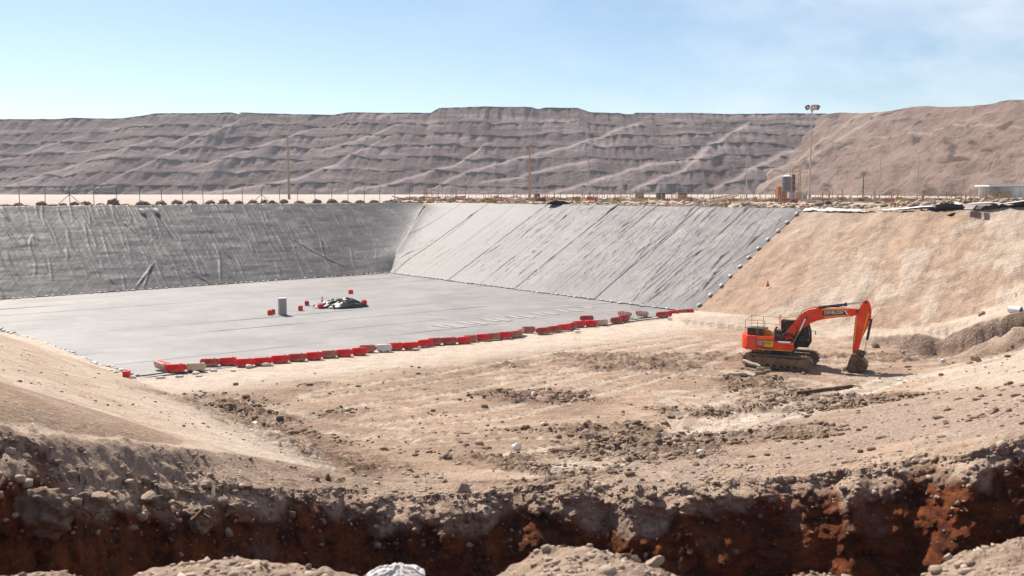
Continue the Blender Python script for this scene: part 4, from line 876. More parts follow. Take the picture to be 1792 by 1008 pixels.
BARR = [  # px0, px1, ybottom, colour, pose, heading, label
    (288, 322, 653, 'r', 0, 2, 'bright red plastic barrier at the left end of the row, beside the tipped one'),
    (325, 357, 651, 'c', 0, 0, 'cream plastic barrier near the left end of the row'), (350, 381, 643, 'd', 0, -3, 'dull dark red barrier just behind the cream one'),
    (383, 412, 641, 'r', 0, 6, 'bright red barrier, second one right of the cream one'), (412, 443, 643, 'r', 0, 2, 'bright red barrier, third one right of the cream one'),
    (443, 473, 641, 'r', 0, 4, 'bright red barrier, fourth one right of the cream one'), (474, 504, 637, 'r', 0, 4, 'bright red barrier, fifth one right of the cream one'),
    (504, 534, 634, 'd', 0, 5, 'dull red barrier, sixth one right of the cream one'), (535, 562, 631, 'r', 0, 6, 'bright red barrier between the dull red and the brownish one'),
    (562, 588, 628, 'p', 0, 5, 'brownish faded barrier between two bright red ones, left half of the row'), (588, 614, 626, 'r', 0, 4, 'bright red barrier just right of the brownish faded one'),
    (616, 640, 623, 'r', 0, 8, 'bright red barrier overlapping the faded orange one'), (629, 656, 618, 'p', 0, -4, 'faded orange red barrier just left of the grey white one'),
    (659, 684, 617, 'w', 0, 2, 'grey white plastic barrier near the middle of the row'), (681, 704, 614, 'r', 0, 3, 'bright red barrier just right of the grey white one'),
    (705, 731, 613, 'r', 0, 5, 'bright red barrier, second one right of the grey white one'), (734, 754, 608, 'r', 0, 24, 'tilted bright red barrier turned towards the liner, centre of the row'),
    (749, 773, 605, 'd', 0, -4, 'dull red barrier just right of the turned one'), (773, 799, 604, 'd', 0, 2, 'dull dark red barrier, second one right of the turned one'),
    (802, 821, 603, 'r', 0, 10, 'bright red barrier in front of a faded orange one, centre right of the row'), (813, 833, 600, 'p', 0, 4, 'faded orange barrier partly behind a bright red one'),
    (834, 854, 598, 'r', 0, 5, 'bright red barrier left of a faded one, right of centre'), (854, 873, 596, 'p', 0, 5, 'faded brownish red barrier between two bright red ones, right half of the row'),
    (873, 892, 594, 'r', 0, 6, 'bright red barrier left of the short faded one'), (894, 909, 592, 'p', 0, 30, 'short looking faded barrier turned at an angle'),
    (914, 936, 584, 'p', 0, -6, 'faded orange barrier set back beside the upended red and white one'), (940, 962, 586, 'd', 0, 14, 'red barrier right of the gap after the upended one'),
    (963, 979, 583, 'd', 0, 16, 'dull red barrier, second after the gap'), (978, 995, 580, 'r', 0, 12, 'bright red barrier, third after the gap'), (996, 1008, 577, 'd', 0, 50, 'dark red barrier turned end-on beside a bright red one'),
    (1002, 1024, 574, 'r', 0, 2, 'bright red barrier below the one lying behind the row'), (1024, 1045, 573, 'r', 0, 4, 'bright red barrier just left of the right hand cream one'),
    (1016, 1038, 564, 'd', 0, 0, 'red barrier standing alone behind the row on the liner'), (1044, 1062, 571, 'c', 0, 3, 'cream barrier at the right end of the main row'),
    (1071, 1087, 567, 'd', 0, 28, 'dull red barrier left in the small cluster right of the main row'), (1084, 1100, 563, 'd', 0, 34, 'dull red barrier right in the small cluster right of the main row'),
    (1152, 1168, 557, 'd', 0, 12, 'dull red barrier, first of the last four by the dirt slope'), (1170, 1187, 555, 'r', 0, 5, 'bright red barrier, second of the last four by the dirt slope'),
    (1186, 1198, 553, 'p', 0, 20, 'faded red barrier, third of the last four by the dirt slope'), (1197, 1213, 552, 'r', 0, 4, 'bright red barrier at the right end, touching the dirt slope'),
    (262, 290, 651, 'd', 1, -32, 'dark red barrier tipped over at the left end, its striped white underside showing'), (908, 918, 589, 'r', 2, 70, 'red barrier upended with white underside, between two faded ones'),
    (1084, 1103, 558, 'd', 1, -8, 'overturned red barrier with white underside on the small cluster'), (1115, 1136, 557, 'd', 1, 10, 'overturned red barrier with white underside lying alone near the right end')]
protos = {}
MATB = {'r': M_red, 'd': M_dullred, 'p': M_pinkred, 'c': M_cream, 'w': M_whiteplastic}
def underside(par, mat):
    b = MB(); b.box((0, 0, -.006), (1.0, .46, .012)); b.build('underside', M_whiteplastic, par)
    for k in range(4): c = MB(); c.box((-.36 + k * .24, 0, -.017), (.09, .36, .012)); c.build('rib', mat, par)
for (x0, x1, yb, col, pose, hd, lb) in BARR:
    if col not in protos: protos[col] = barrier_proto(MATB[col], M_blackp); o = protos[col]
    else: o = copy_tree(protos[col])
    if pose: 
        pass
    p = U((x0 + x1) / 2, yb - 1.5, .05); z = 0.06 if pose == 0 else .06
    if (barrier_side(np.array([p[0]]), np.array([p[1]])) > 0): z = gz(p[0], p[1])
    sc = 1.0
    w = (x1 - x0) * p[1] / FPX; sc = min(1.12, max(.86, w / 1.12)) if abs(hd) < 12 and not pose else 0.98
    o.location = (p[0], p[1] + .22, z); o.scale = (sc, 1, 1); o.rotation_euler = (0, 0, math.radians(hd + 4)); tag(o, lb, 'barrier', 'plastic barriers along the edge of the liner')
    if pose == 1:
        underside(o, M_red); o.rotation_euler = (math.radians(-68), math.radians(8), math.radians(hd)); o.location = (p[0], p[1] + .3, z + .24)
    if pose == 2:
        underside(o, M_red); o.rotation_euler = (math.radians(-80), 0, math.radians(hd)); o.location = (p[0], p[1] + .2, z + .24)
# cable on ground between clusters
b = MB(); pts = [U(x, y, .07) for x, y in ((1058, 569), (1085, 566), (1110, 562), (1135, 559), (1160, 556))]; b.tube([tuple(p) for p in pts], .05, 6)
tag(b.build('black_pipe', M_rubber), 'black pipe lying along the liner edge between the last barriers', 'pipe')
b = MB(); b.tube([tuple(U(x, y, .06)) for x, y in ((235, 659), (262, 656), (290, 652))], .04, 6); tag(b.build('black_pipe', M_rubber), 'black pipe lying between the lone red cube and the first barriers', 'pipe')

# ------------------------------------------------------------------ objects on the floor liner
def cube_weight(px, py, lb, s=.42, rz=.2, mat=None, z=None, tilt=0):
    p = U(px, py, 0.04); zg = gz(p[0], p[1]) if py > 650 else p[2]; root = empty('plastic_cube', (p[0], p[1], max(zg, p[2]) if z is None else z), rz, lb, 'plastic cube', 'red plastic cubes on the pit floor'); root.rotation_euler[0] = tilt
    b = MB(); b.box((0, 0, s / 2), (s, s, s)); b.build('body', mat or M_red, root, bevel=.03)
    c = MB(); c.cyl((0, 0, s), (0, 0, s + .04), .07, 10); c.build('cap', M_dullred, root, True)
cube_weight(222, 668, 'lone bright red plastic cube at the left where sand meets liner', .38, .1)
cube_weight(472.5, 551, 'bright red cube left of the tall grey box, front one of the pair'); cube_weight(477, 549, 'dark red cube behind the front one, left of the tall grey box', .4, .6, M_dullred)
cube_weight(526, 543, 'bright red cube between the tall grey box and the black sheet'); cube_weight(537, 534, 'dark red cube beyond the others, left of the traffic cone', .4, .3, M_dullred)
cube_weight(560, 539, 'red cube leaning on the left edge of the black sheet', .42, .5, tilt=.25); cube_weight(637, 532, 'red cube right of the black sheet', .4, .7, tilt=.2); cube_weight(614, 527, 'red cube lying on top of the black sheet', .42, .4, z=.75)
p = U(564, 532, .03); root = empty('traffic_cone', tuple(p), .3, 'slim orange red traffic cone beside the crumpled black sheet', 'traffic cone')
b = MB(); b.box((0, 0, .02), (.36, .36, .04)); b.build('base', M_blackp, root); b = MB(); b.cyl((0, 0, .04), (0, 0, .75), .13, 14, .025); b.build('cone', M_red, root, True); b = MB(); b.cyl((0, 0, .38), (0, 0, .52), .083, 14, .064); b.build('stripe', M_whitep, root, True)
p = U(494.5, 551, .03); root = empty('utility_cabinet', tuple(p), math.radians(28), 'tall upright pale grey box standing alone on the liner', 'cabinet')
b = MB(); b.box((0, 0, .74), (.66, .46, 1.48)); b.build('body', M_grey, root, bevel=.015); b = MB(); b.box((0, 0, 1.50), (.70, .50, .05)); b.build('lid', M_whitep, root, bevel=.01)
b = MB(); b.box((.02, -.238, .74), (.52, .012, 1.30)); b.build('front_panel', M_grey, root); b = MB(); b.box((0, 0, .02), (.72, .52, .04)); b.build('base', M_dgrey, root)
def crumple(name, c, a, bb, h, mat, label, cat, rs, rz=0, n=70, spikes=1.0):
    u_, v_ = np.meshgrid(np.linspace(-1, 1, n), np.linspace(-1, 1, n)); r = np.hypot(u_, v_); ang = np.arctan2(v_, u_)
    # square to disc, with ragged edge
    m = np.maximum(np.abs(u_), np.abs(v_)); x = u_ * (m / np.maximum(r, 1e-6)); y = v_ * (m / np.maximum(r, 1e-6)); rag = 1 + 0.22 * fbm(np.cos(ang) * 2, np.sin(ang) * 2, 3, 1, rs); rr = m
    z = h * np.clip(1 - rr ** 1.6, 0, 1) * (0.75 + 0.6 * fbm(x, y, 3, 1.4, rs + 1)); rdg = 1 - np.abs(fbm(x + 0.3 * y, y * 1.6, 4, 2.4, rs + 2)) * 2.2; z = z + spikes * 0.22 * h * rdg * (rr < 0.97) * (0.3 + (1 - rr)) + 0.02
    z = np.clip(z, 0.0, None); P = np.stack([x * a * rag, y * bb * rag, z], -1).reshape(-1, 3)
    me = quadmesh(name, P, n, n); o = link(name, me, mat); o.location = tuple(c); o.rotation_euler = (0, 0, rz); return tag(o, label, cat)
p = U(596, 537, .03); crumple('crumpled_sheet', p, 2.35, 1.6, 1.0, worn('creased_black_plastic', (.012, .013, .015), .35, dirt=.04, sc=4, bmp=.1), 'crumpled black membrane sheet heaped on the liner among red cubes', 'plastic sheet', 61, .1)
b = MB(); b.tube([tuple(U(x, y, z)) for x, y, z in ((548, 535, .06), (556, 534, .1), (563, 533, .25), (572, 534, .12), (585, 536, .3))], .07, 7); tag(b.build('black_hose', M_membrane), 'black hose trailing left out of the crumpled black sheet', 'hose')
ORD = ['first', 'second', 'third', 'fourth', 'fifth', 'sixth', 'seventh', 'eighth', 'ninth', 'tenth', 'eleventh', 'twelfth', 'thirteenth']
# rubbed pale strips on the floor sheet
for i in range(13):
    t = i / 12; x = 775 + t * 250; y = 571 - t * 33 + (2 if i % 2 else 0); a = U(x - 16 + 6 * t, y - 3 + t, .075); c = U(x + 15 - 2 * t, y + 1.5, .075); b = MB(); d = (c - a)[:2]; L = np.linalg.norm(d); m_ = (a + c) / 2
    b.box((m_[0], m_[1], .048), (L, .62, .006), rz=math.atan2(d[1], d[0])); tag(b.build('pale_strip', M_mark), '%s pale narrow strip from the left in the slanting row on the floor liner' % ORD[i], 'strip', 'row of pale strips on the floor liner')

# ------------------------------------------------------------------ excavator
def excavator():
    ex = empty('excavator', (17.0, 59.3, 0.0), math.radians(-24), 'orange red tracked excavator with its bucket resting on the sandy floor', 'excavator')
    # --- undercarriage (tracks turned slightly towards the viewer)
    tr = -math.radians(3); RT = Matrix.Rotation(tr, 4, 'Z')
    for s in (-1, 1):
        y = s * 1.20; zc = .43; rr = .40; x0, x1 = -1.55, 1.85
        def loop(n=44):
            Lp = 2 * (x1 - x0) + 2 * math.pi * rr; out = []
            for k in range(n):
                q = k / n * Lp
                if q < x1 - x0: out.append((x0 + q, zc - rr, 0))
                elif q < x1 - x0 + math.pi * rr: a = (q - (x1 - x0)) / rr; out.append((x1 + math.sin(a) * rr, zc - math.cos(a) * rr, a))
                elif q < 2 * (x1 - x0) + math.pi * rr: w = q - (x1 - x0) - math.pi * rr; out.append((x1 - w, zc + rr, math.pi))
                else: a = (q - 2 * (x1 - x0) - math.pi * rr) / rr; out.append((x0 - math.sin(a) * rr, zc + math.cos(a) * rr, math.pi + a))
            return out
        tk = MB(); tk.M = RT; ring = loop(60)
        pts = [(p[0], p[1]) for p in ring]; inn = [(x0 + (p[0] - x0) * 1 if x0 <= p[0] <= x1 else (x0 if p[0] < x0 else x1) + (p[0] - (x0 if p[0] < x0 else x1)) * .84, zc + (p[1] - zc) * .84) for p in ring]; n = len(pts)
        w_ = .27; vs = [(a, y - w_, c) for a, c in pts] + [(a, y + w_, c) for a, c in pts] + [(a, y - w_, c) for a, c in inn] + [(a, y + w_, c) for a, c in inn]
        fs = []
        for i in range(n):
            j = (i + 1) % n; fs += [(i, j, n + j, n + i), (2 * n + i, 3 * n + i, 3 * n + j, 2 * n + j), (i, 2 * n + i, 2 * n + j, j), (n + i, n + j, 3 * n + j, 3 * n + i)]
        tk.add(vs, fs); track = tk.build('track', M_track, ex)
        shoe = None
        for (px_, pz_, a) in loop(44):
            if shoe is None:
                g = MB(); g.box((0, 0, -.02), (.15, .60, .035)); g.box((.05, 0, -.05), (.025, .60, .05)); shoe = g.build('track_shoe', M_track, track); me_s = shoe.data
            else: shoe = bpy.data.objects.new('track_shoe', me_s); COL.objects.link(shoe); shoe.parent = track
            shoe.matrix_basis = RT @ Matrix.Translation((px_, y, pz_)) @ Matrix.Rotation(-a, 4, 'Y')
        f = MB(); f.M = RT; f.prism([(x0 + .1, .20), (x1 - .1, .20), (x1 + .05, .38), (x1 - .1, .66), (x0 + .5, .70), (x0 + .1, .60)], y - .17, y + .17); f.build('track_frame', M_frame, track, bevel=.03)
        f = MB(); f.M = RT; f.box(((x0 + x1) / 2 + .1, y + s * .19, .45), (2.1, .05, .28)); f.build('frame_guard', M_frame, track, bevel=.015)
        sp = MB(); sp.M = RT; sp.cyl((x0, y - .2, zc), (x0, y + .2, zc), .29, 22); sp.cyl((x0, y + s * .20, zc), (x0, y + s * .26, zc), .17, 16); sp.build('sprocket', M_frame, track, True)
        idl = MB(); idl.M = RT; idl.cyl((x1, y - .19, zc), (x1, y + .19, zc), .31, 22); idl.cyl((x1, y + s * .19, zc), (x1, y + s * .23, zc), .12, 14); idl.build('idler', M_frame, track, True)
        rl = None
        for k in range(7):
            r = MB(); r.M = RT; xx = x0 + .5 + k * .42; r.cyl((xx, y - .2, .15), (xx, y + .2, .15), .10, 12); r.build('roller', M_frame, track, True)
    b = MB(); b.M = RT; b.box((.1, 0, .52), (1.8, 1.9, .34)); b.prism([(-.6, .40), (.8, .40), (.6, .8), (-.4, .8)], -.8, .8); b.build('carbody', M_dgrey, ex, bevel=.03)
    b = MB(); b.cyl((0, 0, .78), (0, 0, 1.10), .62, 30); b.build('slew_ring', M_dgrey, ex, True)
    # --- house
    b = MB(); b.box((-.42, 0, 1.14), (3.0, 2.3, .12)); b.build('deck', M_blackp, ex, bevel=.02)
    poly = []
    for k in range(9): a = math.radians(90 + k * 22.5); poly.append((-1.35 + math.cos(a) * .85 - .12, math.sin(a) * 1.30))
    poly += [(-1.20, -1.30), (-1.20, 1.30)]
    b = MB(); b.prism(poly, 1.06, 1.97, axis='z'); b.build('counterweight', M_orange, ex, True, bevel=.05)
    b = MB(); b.prism([(-1.19, 1.16), (.95, 1.13), (1.0, 1.2), (.98, 1.56), (.45, 1.60), (-.15, 1.66), (-.2, 1.95), (-1.19, 1.96)], -1.32, -.62); body = b.build('side_body', M_orange, ex, bevel=.03)
    b = MB(); b.prism([(-1.19, 1.16), (.35, 1.14), (.35, 1.92), (-1.19, 1.96)], .62, 1.32); b.build('side_body', M_orange, ex, bevel=.03)
    b = MB(); b.box((-.75, 0, 1.55), (.95, 1.22, .84)); b.box((.1, -.25, 1.34), (.8, .7, .30)); b.build('engine_bay', M_blackp, ex, bevel=.02)
    b = MB(); b.box((.35, -.97, 1.62), (.95, .6, .05)); b.build('step_plate', M_galv, ex)
    for (x, z, w, h, m, nme) in ((-.95, 1.86, 1.95, .05, M_yellow, 'stripe'), (-.1, 1.155, 2.1, .04, M_yellow, 'stripe'), (-.95, 1.55, .42, .26, M_grey, 'decal_plate'), (-.45, 1.51, .52, .34, M_lime, 'decal_plate'), (-1.55, 1.60, .20, .24, M_pinkred, 'emblem')):
        b = MB(); 
        if nme == 'stripe' and z > 1.5: b.box((-.71, -1.326, z), (.95, .012, h))
        elif nme == 'emblem': b.box((-1.42, -1.306, z), (w, .012, h))
        else: b.box((x, -1.326, z), (w, .012, h))
        b.build(nme, m, ex)
    b = MB(); b.prism([(-1.19, 1.30), (-1.15, 1.36), (-.5, 1.26), (-.1, 1.22), (-.1, 1.19), (-.6, 1.20)], -1.328, -1.321); b.build('swoosh_decal', M_blackp, ex)
    for k in range(5): b = MB(); b.box((-.8 + k * .11, -1.334, 1.55), (.06, .006, .10 if k % 2 else .14)); b.build('decal_mark', M_dullred, ex)
    # engine hood, muffler, filters, tool boxes on top
    b = MB(); b.box((-1.40, -.62, 2.19), (.92, .75, .44)); b.build('hood', M_blackp, ex, bevel=.04)
    for k in range(6): b = MB(); b.box((-1.40, -1.0, 2.04 + k * .055), (.8, .02, .02)); b.build('louvre', M_dgrey, ex)
    b = MB(); b.box((-1.35, .45, 2.12), (1.0, .9, .32)); b.build('hood', M_dgrey, ex, bevel=.04)
    b = MB(); b.box((-.60, -.85, 2.15), (.24, .26, .38)); b.build('toolbox', M_gold, ex, bevel=.02); b = MB(); b.box((-.42, -.86, 2.12), (.12, .24, .34)); b.build('toolbox', M_mustard, ex, bevel=.02)
    b = MB(); b.cyl((-.2, -.3, 1.95), (-.2, -.3, 2.38), .08, 12); b.cyl((-.2, -.3, 2.38), (-.1, -.3, 2.48), .07, 12); b.build('exhaust', M_rust, ex, True)
    b = MB(); b.cyl((-.35, .1, 2.1), (.15, .1, 2.1), .16, 16); b.build('muffler', M_dgrey, ex, True)
    b = MB(); b.box((.05, -.3, 1.85), (.5, .5, .28)); b.build('valve_block', M_dgrey, ex, bevel=.02)
    for k in range(5): b = MB(); x = -.1 + k * .12; b.tube([(x, -.55, 1.7), (x + .1, -.5, 2.0 + .05 * k), (x + .4, -.3, 2.05), (x + .6, -.12, 1.8)], .022, 6); b.build('hydraulic_hose', M_rubber, ex, True)
    # handrails
    b = MB()
    for q in ((-1.95, -1.15), (-1.2, -1.15), (-.75, -1.15)): b.cyl((q[0], q[1], 1.95), (q[0], q[1], 2.92), .018, 6)
    for q in ((-1.95, 1.15), (-1.2, 1.15), (-.2, 1.15), (.4, 1.15)): b.cyl((q[0], q[1], 1.95), (q[0], q[1], 2.95), .018, 6)
    for yy, xe in ((-1.15, -.75), (1.15, .4)):
        for zz in (2.92, 2.45): b.cyl((-1.95, yy, zz), (xe, yy, zz), .016, 6)
    for zz in (2.92, 2.45): b.cyl((-1.95, -1.15, zz), (-1.95, 1.15, zz), .016, 6)
    b.build('handrail', M_mustard, ex)
    b = MB(); b.tube([(.0, -1.2, 1.65), (.0, -1.2, 2.35), (.12, -1.2, 2.5), (.26, -1.2, 2.35), (.26, -1.2, 2.1)], .02, 6); b.build('grab_rail', M_blackp, ex)
    b = MB(); b.tube([(.95, -1.25, 1.55), (.95, -1.25, 2.05)], .015, 6); b.box((.95, -1.25, 2.15), (.05, .18, .28)); b.build('mirror', M_blackp, ex)
    # --- cab on the far side of the boom
    cx0, cx1, cy0, cy1, cz0, cz1 = .08, 1.78, .42, 1.34, 1.2, 2.86
    prof = [(cx0, cz0), (cx1 - .1, cz0), (cx1, 1.55), (cx1 - .06, 2.15), (cx1 - .28, cz1 - .06), (cx0 + .05, cz1 - .06), (cx0, 2.7)]
    cab = MB()
    for i in range(len(prof)):
        a, c = prof[i], prof[(i + 1) % len(prof)]
        for yy in (cy0, cy1): cab.tube([(a[0], yy, a[1]), (c[0], yy, c[1])], .045, 6)
        cab.cyl((a[0], cy0, a[1]), (a[0], cy1, a[1]), .045, 6)
    for yy in (cy0, cy1): cab.box((.75, yy, 2.0), (.07, .07, 1.6)); 
    cab.prism([(cx0, cz0), (cx1 - .1, cz0), (cx1 - .02, 1.5), (cx0, 1.5)], cy0, cy1); cabo = cab.build('cab_frame', M_blackp, ex)
    b = MB(); b.box(((cx0 + cx1) / 2 - .12, (cy0 + cy1) / 2, cz1), (1.46, .98, .09)); b.build('cab_roof', M_tan, ex, bevel=.03)
    b = MB(); b.box((.05, .86, 2.05), (.10, .9, 1.6)); b.build('cab_rear_panel', M_orange, ex, bevel=.02)
    for (pl, yy) in (([(cx0 + .08, 1.55), (.70, 1.55), (.70, 2.74), (cx0 + .1, 2.74)], cy0), ([(.80, 1.55), (cx1 - .06, 1.6), (cx1 - .1, 2.15), (cx1 - .3, 2.74), (.80, 2.74)], cy0), ([(cx0 + .08, 1.55), (.70, 1.55), (.70, 2.74), (cx0 + .1, 2.74)], cy1), ([(.80, 1.55), (cx1 - .06, 1.6), (cx1 - .1, 2.15), (cx1 - .3, 2.74), (.80, 2.74)], cy1)):
        b = MB(); b.prism(pl, yy - .006, yy + .006); b.build('window', M_glass, ex)
    b = MB(); b.prism([(cx1 - .01, 1.56), (cx1 - .06, 2.15), (cx1 - .27, 2.76), (cx1 - .285, 2.76), (cx1 - .075, 2.15), (cx1 - .025, 1.56)], cy0 + .05, cy1 - .05); b.build('windscreen', M_glass, ex)
    b = MB(); b.box((.62, .88, 1.72), (.5, .5, .14)); b.box((.40, .88, 2.1), (.13, .48, .7)); b.build('seat', M_rubber, ex, bevel=.03)
    g = MB()                                                       # front guard bars
    for k in range(5): yy = cy0 + .05 + k * .2; g.tube([(cx1 + .05, yy, 1.4), (cx1 + .02, yy, 2.15), (cx1 - .2, yy, 2.82)], .014, 5)
    for zz, xx in ((1.5, cx1 + .05), (1.85, cx1 + .04), (2.2, cx1 + .02), (2.55, cx1 - .10)): g.cyl((xx, cy0, zz), (xx, cy1, zz), .014, 5)
    g.build('window_guard', M_blackp, ex)
    b = MB(); b.cyl((.2, .7, cz1 + .04), (.2, .7, cz1 + .16), .05, 10); b.build('beacon', M_whitep, ex, True); b = MB(); b.cyl((-.05, .55, 2.6), (-.05, .55, 3.05), .02, 6); b.cyl((-.05, .55, 3.05), (-.05, .55, 3.2), .05, 8); b.build('antenna', M_whitep, ex)
    b = MB(); b.tube([(1.75, 1.34, 2.1), (2.0, 1.42, 2.1)], .015, 5); b.box((2.03, 1.44, 2.0), (.04, .16, .24)); b.build('mirror', M_blackp, ex)
    # --- boom
    W = .20
    boomp = [(.22, 1.70), (.22, 1.98), (.60, 2.42), (.99, 2.91), (1.24, 3.26), (1.45, 3.48), (1.73, 3.63), (2.05, 3.71), (2.40, 3.75), (2.9, 3.77), (4.08, 3.83), (4.60, 3.85), (4.76, 3.78), (4.78, 3.62), (4.62, 3.48), (4.40, 3.40), (3.6, 3.28), (2.78, 3.13), (2.3, 3.0), (1.86, 2.80), (1.44, 2.46), (1.05, 2.06), (.70, 1.72), (.45, 1.60)]
    b = MB(); b.prism(boomp, -W, W); boom = b.build('boom', M_orange, ex, bevel=.02)
    b = MB(); b.prism([(2.55, 3.655), (4.10, 3.72), (4.05, 3.775), (2.5, 3.735)], -W - .008, -W + .004); b.build('boom_stripe', M_yellow, boom)
    b = MB(); b.prism([(2.72, 3.185), (3.6, 3.335), (4.15, 3.43), (4.2, 3.48), (3.6, 3.40), (2.7, 3.25)], -W - .008, -W + .004); b.build('boom_stripe', M_yellow, boom)
    b = MB(); b.prism([(2.60, 3.34), (3.98, 3.475), (3.80, 3.705), (2.60, 3.645)], -W - .010, -W + .004); b.build('name_panel', M_blackp, boom)
    b = MB(); b.prism([(4.02, 3.48), (4.10, 3.488), (3.92, 3.712), (3.84, 3.708)], -W - .010, -W + .004); b.build('name_panel_slash', M_whitep, boom)
    tcv = bpy.data.curves.new('lettering', 'FONT'); tcv.body = 'DEVELON'; tcv.size = .255; tcv.extrude = .004; tcv.align_x = 'LEFT'; tcv.offset = .006
    to = bpy.data.objects.new('lettering_tmp', tcv); COL.objects.link(to); dg = bpy.context.evaluated_depsgraph_get(); tme = bpy.data.meshes.new_from_object(to.evaluated_get(dg)); bpy.data.objects.remove(to)
    tme.materials.clear(); lt = link('lettering', tme, M_whitep, boom); wd = max(v.co.x for v in tme.vertices); lt.scale = (1.10 / wd, 1, 1); lt.location = (2.68, -W - .013, 3.425); lt.rotation_euler = (math.pi / 2, -.075, 0)
    for (x, z, r) in ((1.60, 3.12, .09), (4.64, 3.68, .10), (2.42, 3.80, .07)): c = MB(); c.cyl((x, -W - .06, z), (x, W + .06, z), r, 14); c.build('pin', M_dgrey, boom, True)
    b = MB(); b.prism([(2.15, 3.70), (2.62, 3.74), (2.45, 3.90), (2.35, 3.90)], -.10, .10); b.build('cylinder_bracket', M_orange, boom)
    for k in (-.05, .05): b = MB(); b.tube([(.9, k, 2.85), (1.4, k, 3.55), (2.0, k, 3.80), (2.9, k, 3.86), (3.9, k, 3.90)], .02, 6); b.build('hose', M_rubber, boom, True)
    b = MB(); b.tube([(.75, -W - .03, 1.95), (.95, -W - .05, 1.92), (1.08, -W - .04, 2.2), (1.05, -W - .04, 2.6)], .015, 6); b.build('hose', M_rubber, boom, True)
    for s in (-1, 1):
        y = s * (W + .13); c = MB(); c.cyl((.72, y, 1.15), (1.26, y, 2.30), .085, 14); c.build('boom_cylinder', M_blackp, ex, True)
        c = MB(); c.cyl((1.26, y, 2.30), (1.60, y, 3.12), .05, 12); c.build('boom_cylinder_rod', M_steel, ex, True)
        c = MB(); c.box((1.0, y - .09, 1.75), (.03, .01, 1.2), ry=.44); c.build('cylinder_stripe', M_yellow, ex)
    c = MB(); c.cyl((2.42, 0, 3.83), (3.94, 0, 4.08), .095, 16); c.build('arm_cylinder', M_dgrey, ex, True); c = MB(); c.cyl((2.45, 0, 3.90), (3.90, 0, 4.14), .035, 8); c.build('arm_cylinder_pipe', M_whitep, ex, True)
    c = MB(); c.cyl((3.94, 0, 4.08), (4.98, 0, 4.30), .055, 12); c.build('arm_cylinder_rod', M_steel, ex, True)
    c = MB(); c.cyl((3.86, 0, 4.065), (3.98, 0, 4.09), .12, 16); c.build('cylinder_gland', M_blackp, ex, True)
    # --- stick (arm)
    w = .17
    stickp = [(4.97, 4.36), (5.10, 4.42), (5.22, 4.34), (5.34, 4.08), (5.41, 3.75), (5.40, 3.15), (5.28, 2.85), (4.92, 2.0), (4.72, 1.15), (4.66, .93), (4.44, .93), (4.40, 1.2), (4.44, 2.2), (4.50, 3.35), (4.66, 3.60), (4.72, 3.9)]
    b = MB(); b.prism(stickp, -w, w); st = b.build('stick', M_orange, ex, bevel=.02)
    b = MB(); b.prism([(4.545, 3.40), (4.60, 3.40), (4.52, 1.70), (4.47, 1.70)], -w - .008, -w + .003); b.build('stick_stripe', M_yellow, st)
    b = MB(); b.prism([(5.20, 3.62), (5.30, 3.62), (4.96, 2.15), (4.88, 2.0)], -w - .008, -w + .003); b.build('stick_stripe', M_yellow, st)
    b = MB(); b.prism([(5.14, 3.42), (5.22, 3.42), (5.22, 3.72), (5.14, 3.72)], -w - .009, -w + .003); b.build('warning_decal', M_mustard, st)
    for (x, z, r) in ((4.64, 3.70, .11), (5.08, 4.28, .08), (5.34, 3.20, .08), (4.55, 1.02, .09)): c = MB(); c.cyl((x, -w - .07, z), (x, w + .07, z), r, 14); c.build('pin', M_dgrey, st, True)
    c = MB(); c.cyl((5.42, 0, 3.25), (5.22, 0, 1.95), .08, 14); c.build('bucket_cylinder', M_blackp, ex, True); c = MB(); c.cyl((5.22, 0, 1.95), (5.12, 0, 1.20), .05, 12); c.build('bucket_cylinder_rod', M_steel, ex, True)
    for s in (-1, 1):
        c = MB(); c.prism([(4.50, 1.22), (4.60, 1.32), (5.16, 1.20), (5.16, 1.08)], s * .22 - .03, s * .22 + .03); c.build('linkage', M_bucket, ex, bevel=.01)
        c = MB(); c.prism([(5.06, 1.18), (5.18, 1.14), (4.98, .72), (4.86, .76)], s * .14 - .03, s * .14 + .03); c.build('linkage', M_bucket, ex, bevel=.01)
    c = MB(); c.cyl((5.13, -.28, 1.15), (5.13, .28, 1.15), .07, 12); c.build('linkage_pin', M_dgrey, ex, True)
    # --- bucket: shell, side plates, lip, teeth
    outer = [(4.42, .98), (4.60, 1.02), (4.90, .82), (5.14, .62), (5.30, .38), (5.32, .16), (5.18, .02), (4.90, -.06), (4.50, -.08), (4.08, -.02)]
    bw = .58; inner = [(4.46, .90), (4.60, .94), (4.88, .76), (5.10, .57), (5.24, .36), (5.26, .18), (5.15, .08), (4.90, .0), (4.50, -.02), (4.10, .03)]
    b = MB(); n = len(outer); vs = [(a, -bw, c + .10) for a, c in outer] + [(a, bw, c + .10) for a, c in outer] + [(a, -bw, c + .10) for a, c in inner] + [(a, bw, c + .10) for a, c in inner]
    fs = [(i, i + 1, n + i + 1, n + i) for i in range(n - 1)] + [(2 * n + i, 3 * n + i, 3 * n + i + 1, 2 * n + i + 1) for i in range(n - 1)] + [(i, 2 * n + i, 2 * n + i + 1, i + 1) for i in range(n - 1)] + [(n + i, n + i + 1, 3 * n + i + 1, 3 * n + i) for i in range(n - 1)] + [(0, n, 3 * n, 2 * n), (n - 1, 3 * n - 1, 4 * n - 1, 2 * n - 1)]
    b.add(vs, fs); bk = b.build('bucket', M_bucket, ex)
    for s in (-1, 1): c = MB(); c.prism([(a, z + .10) for a, z in outer] + [(4.15, .30), (4.32, .75)], s * bw - .02, s * bw + .02); c.build('bucket_side', M_bucket, bk)
    for s in (-1, 1): c = MB(); c.prism([(4.10, .12), (4.22, .12), (4.40, .85), (4.30, .85)], s * (bw + .02) - .02, s * (bw + .02) + .02); c.build('side_cutter', M_bucket, bk)
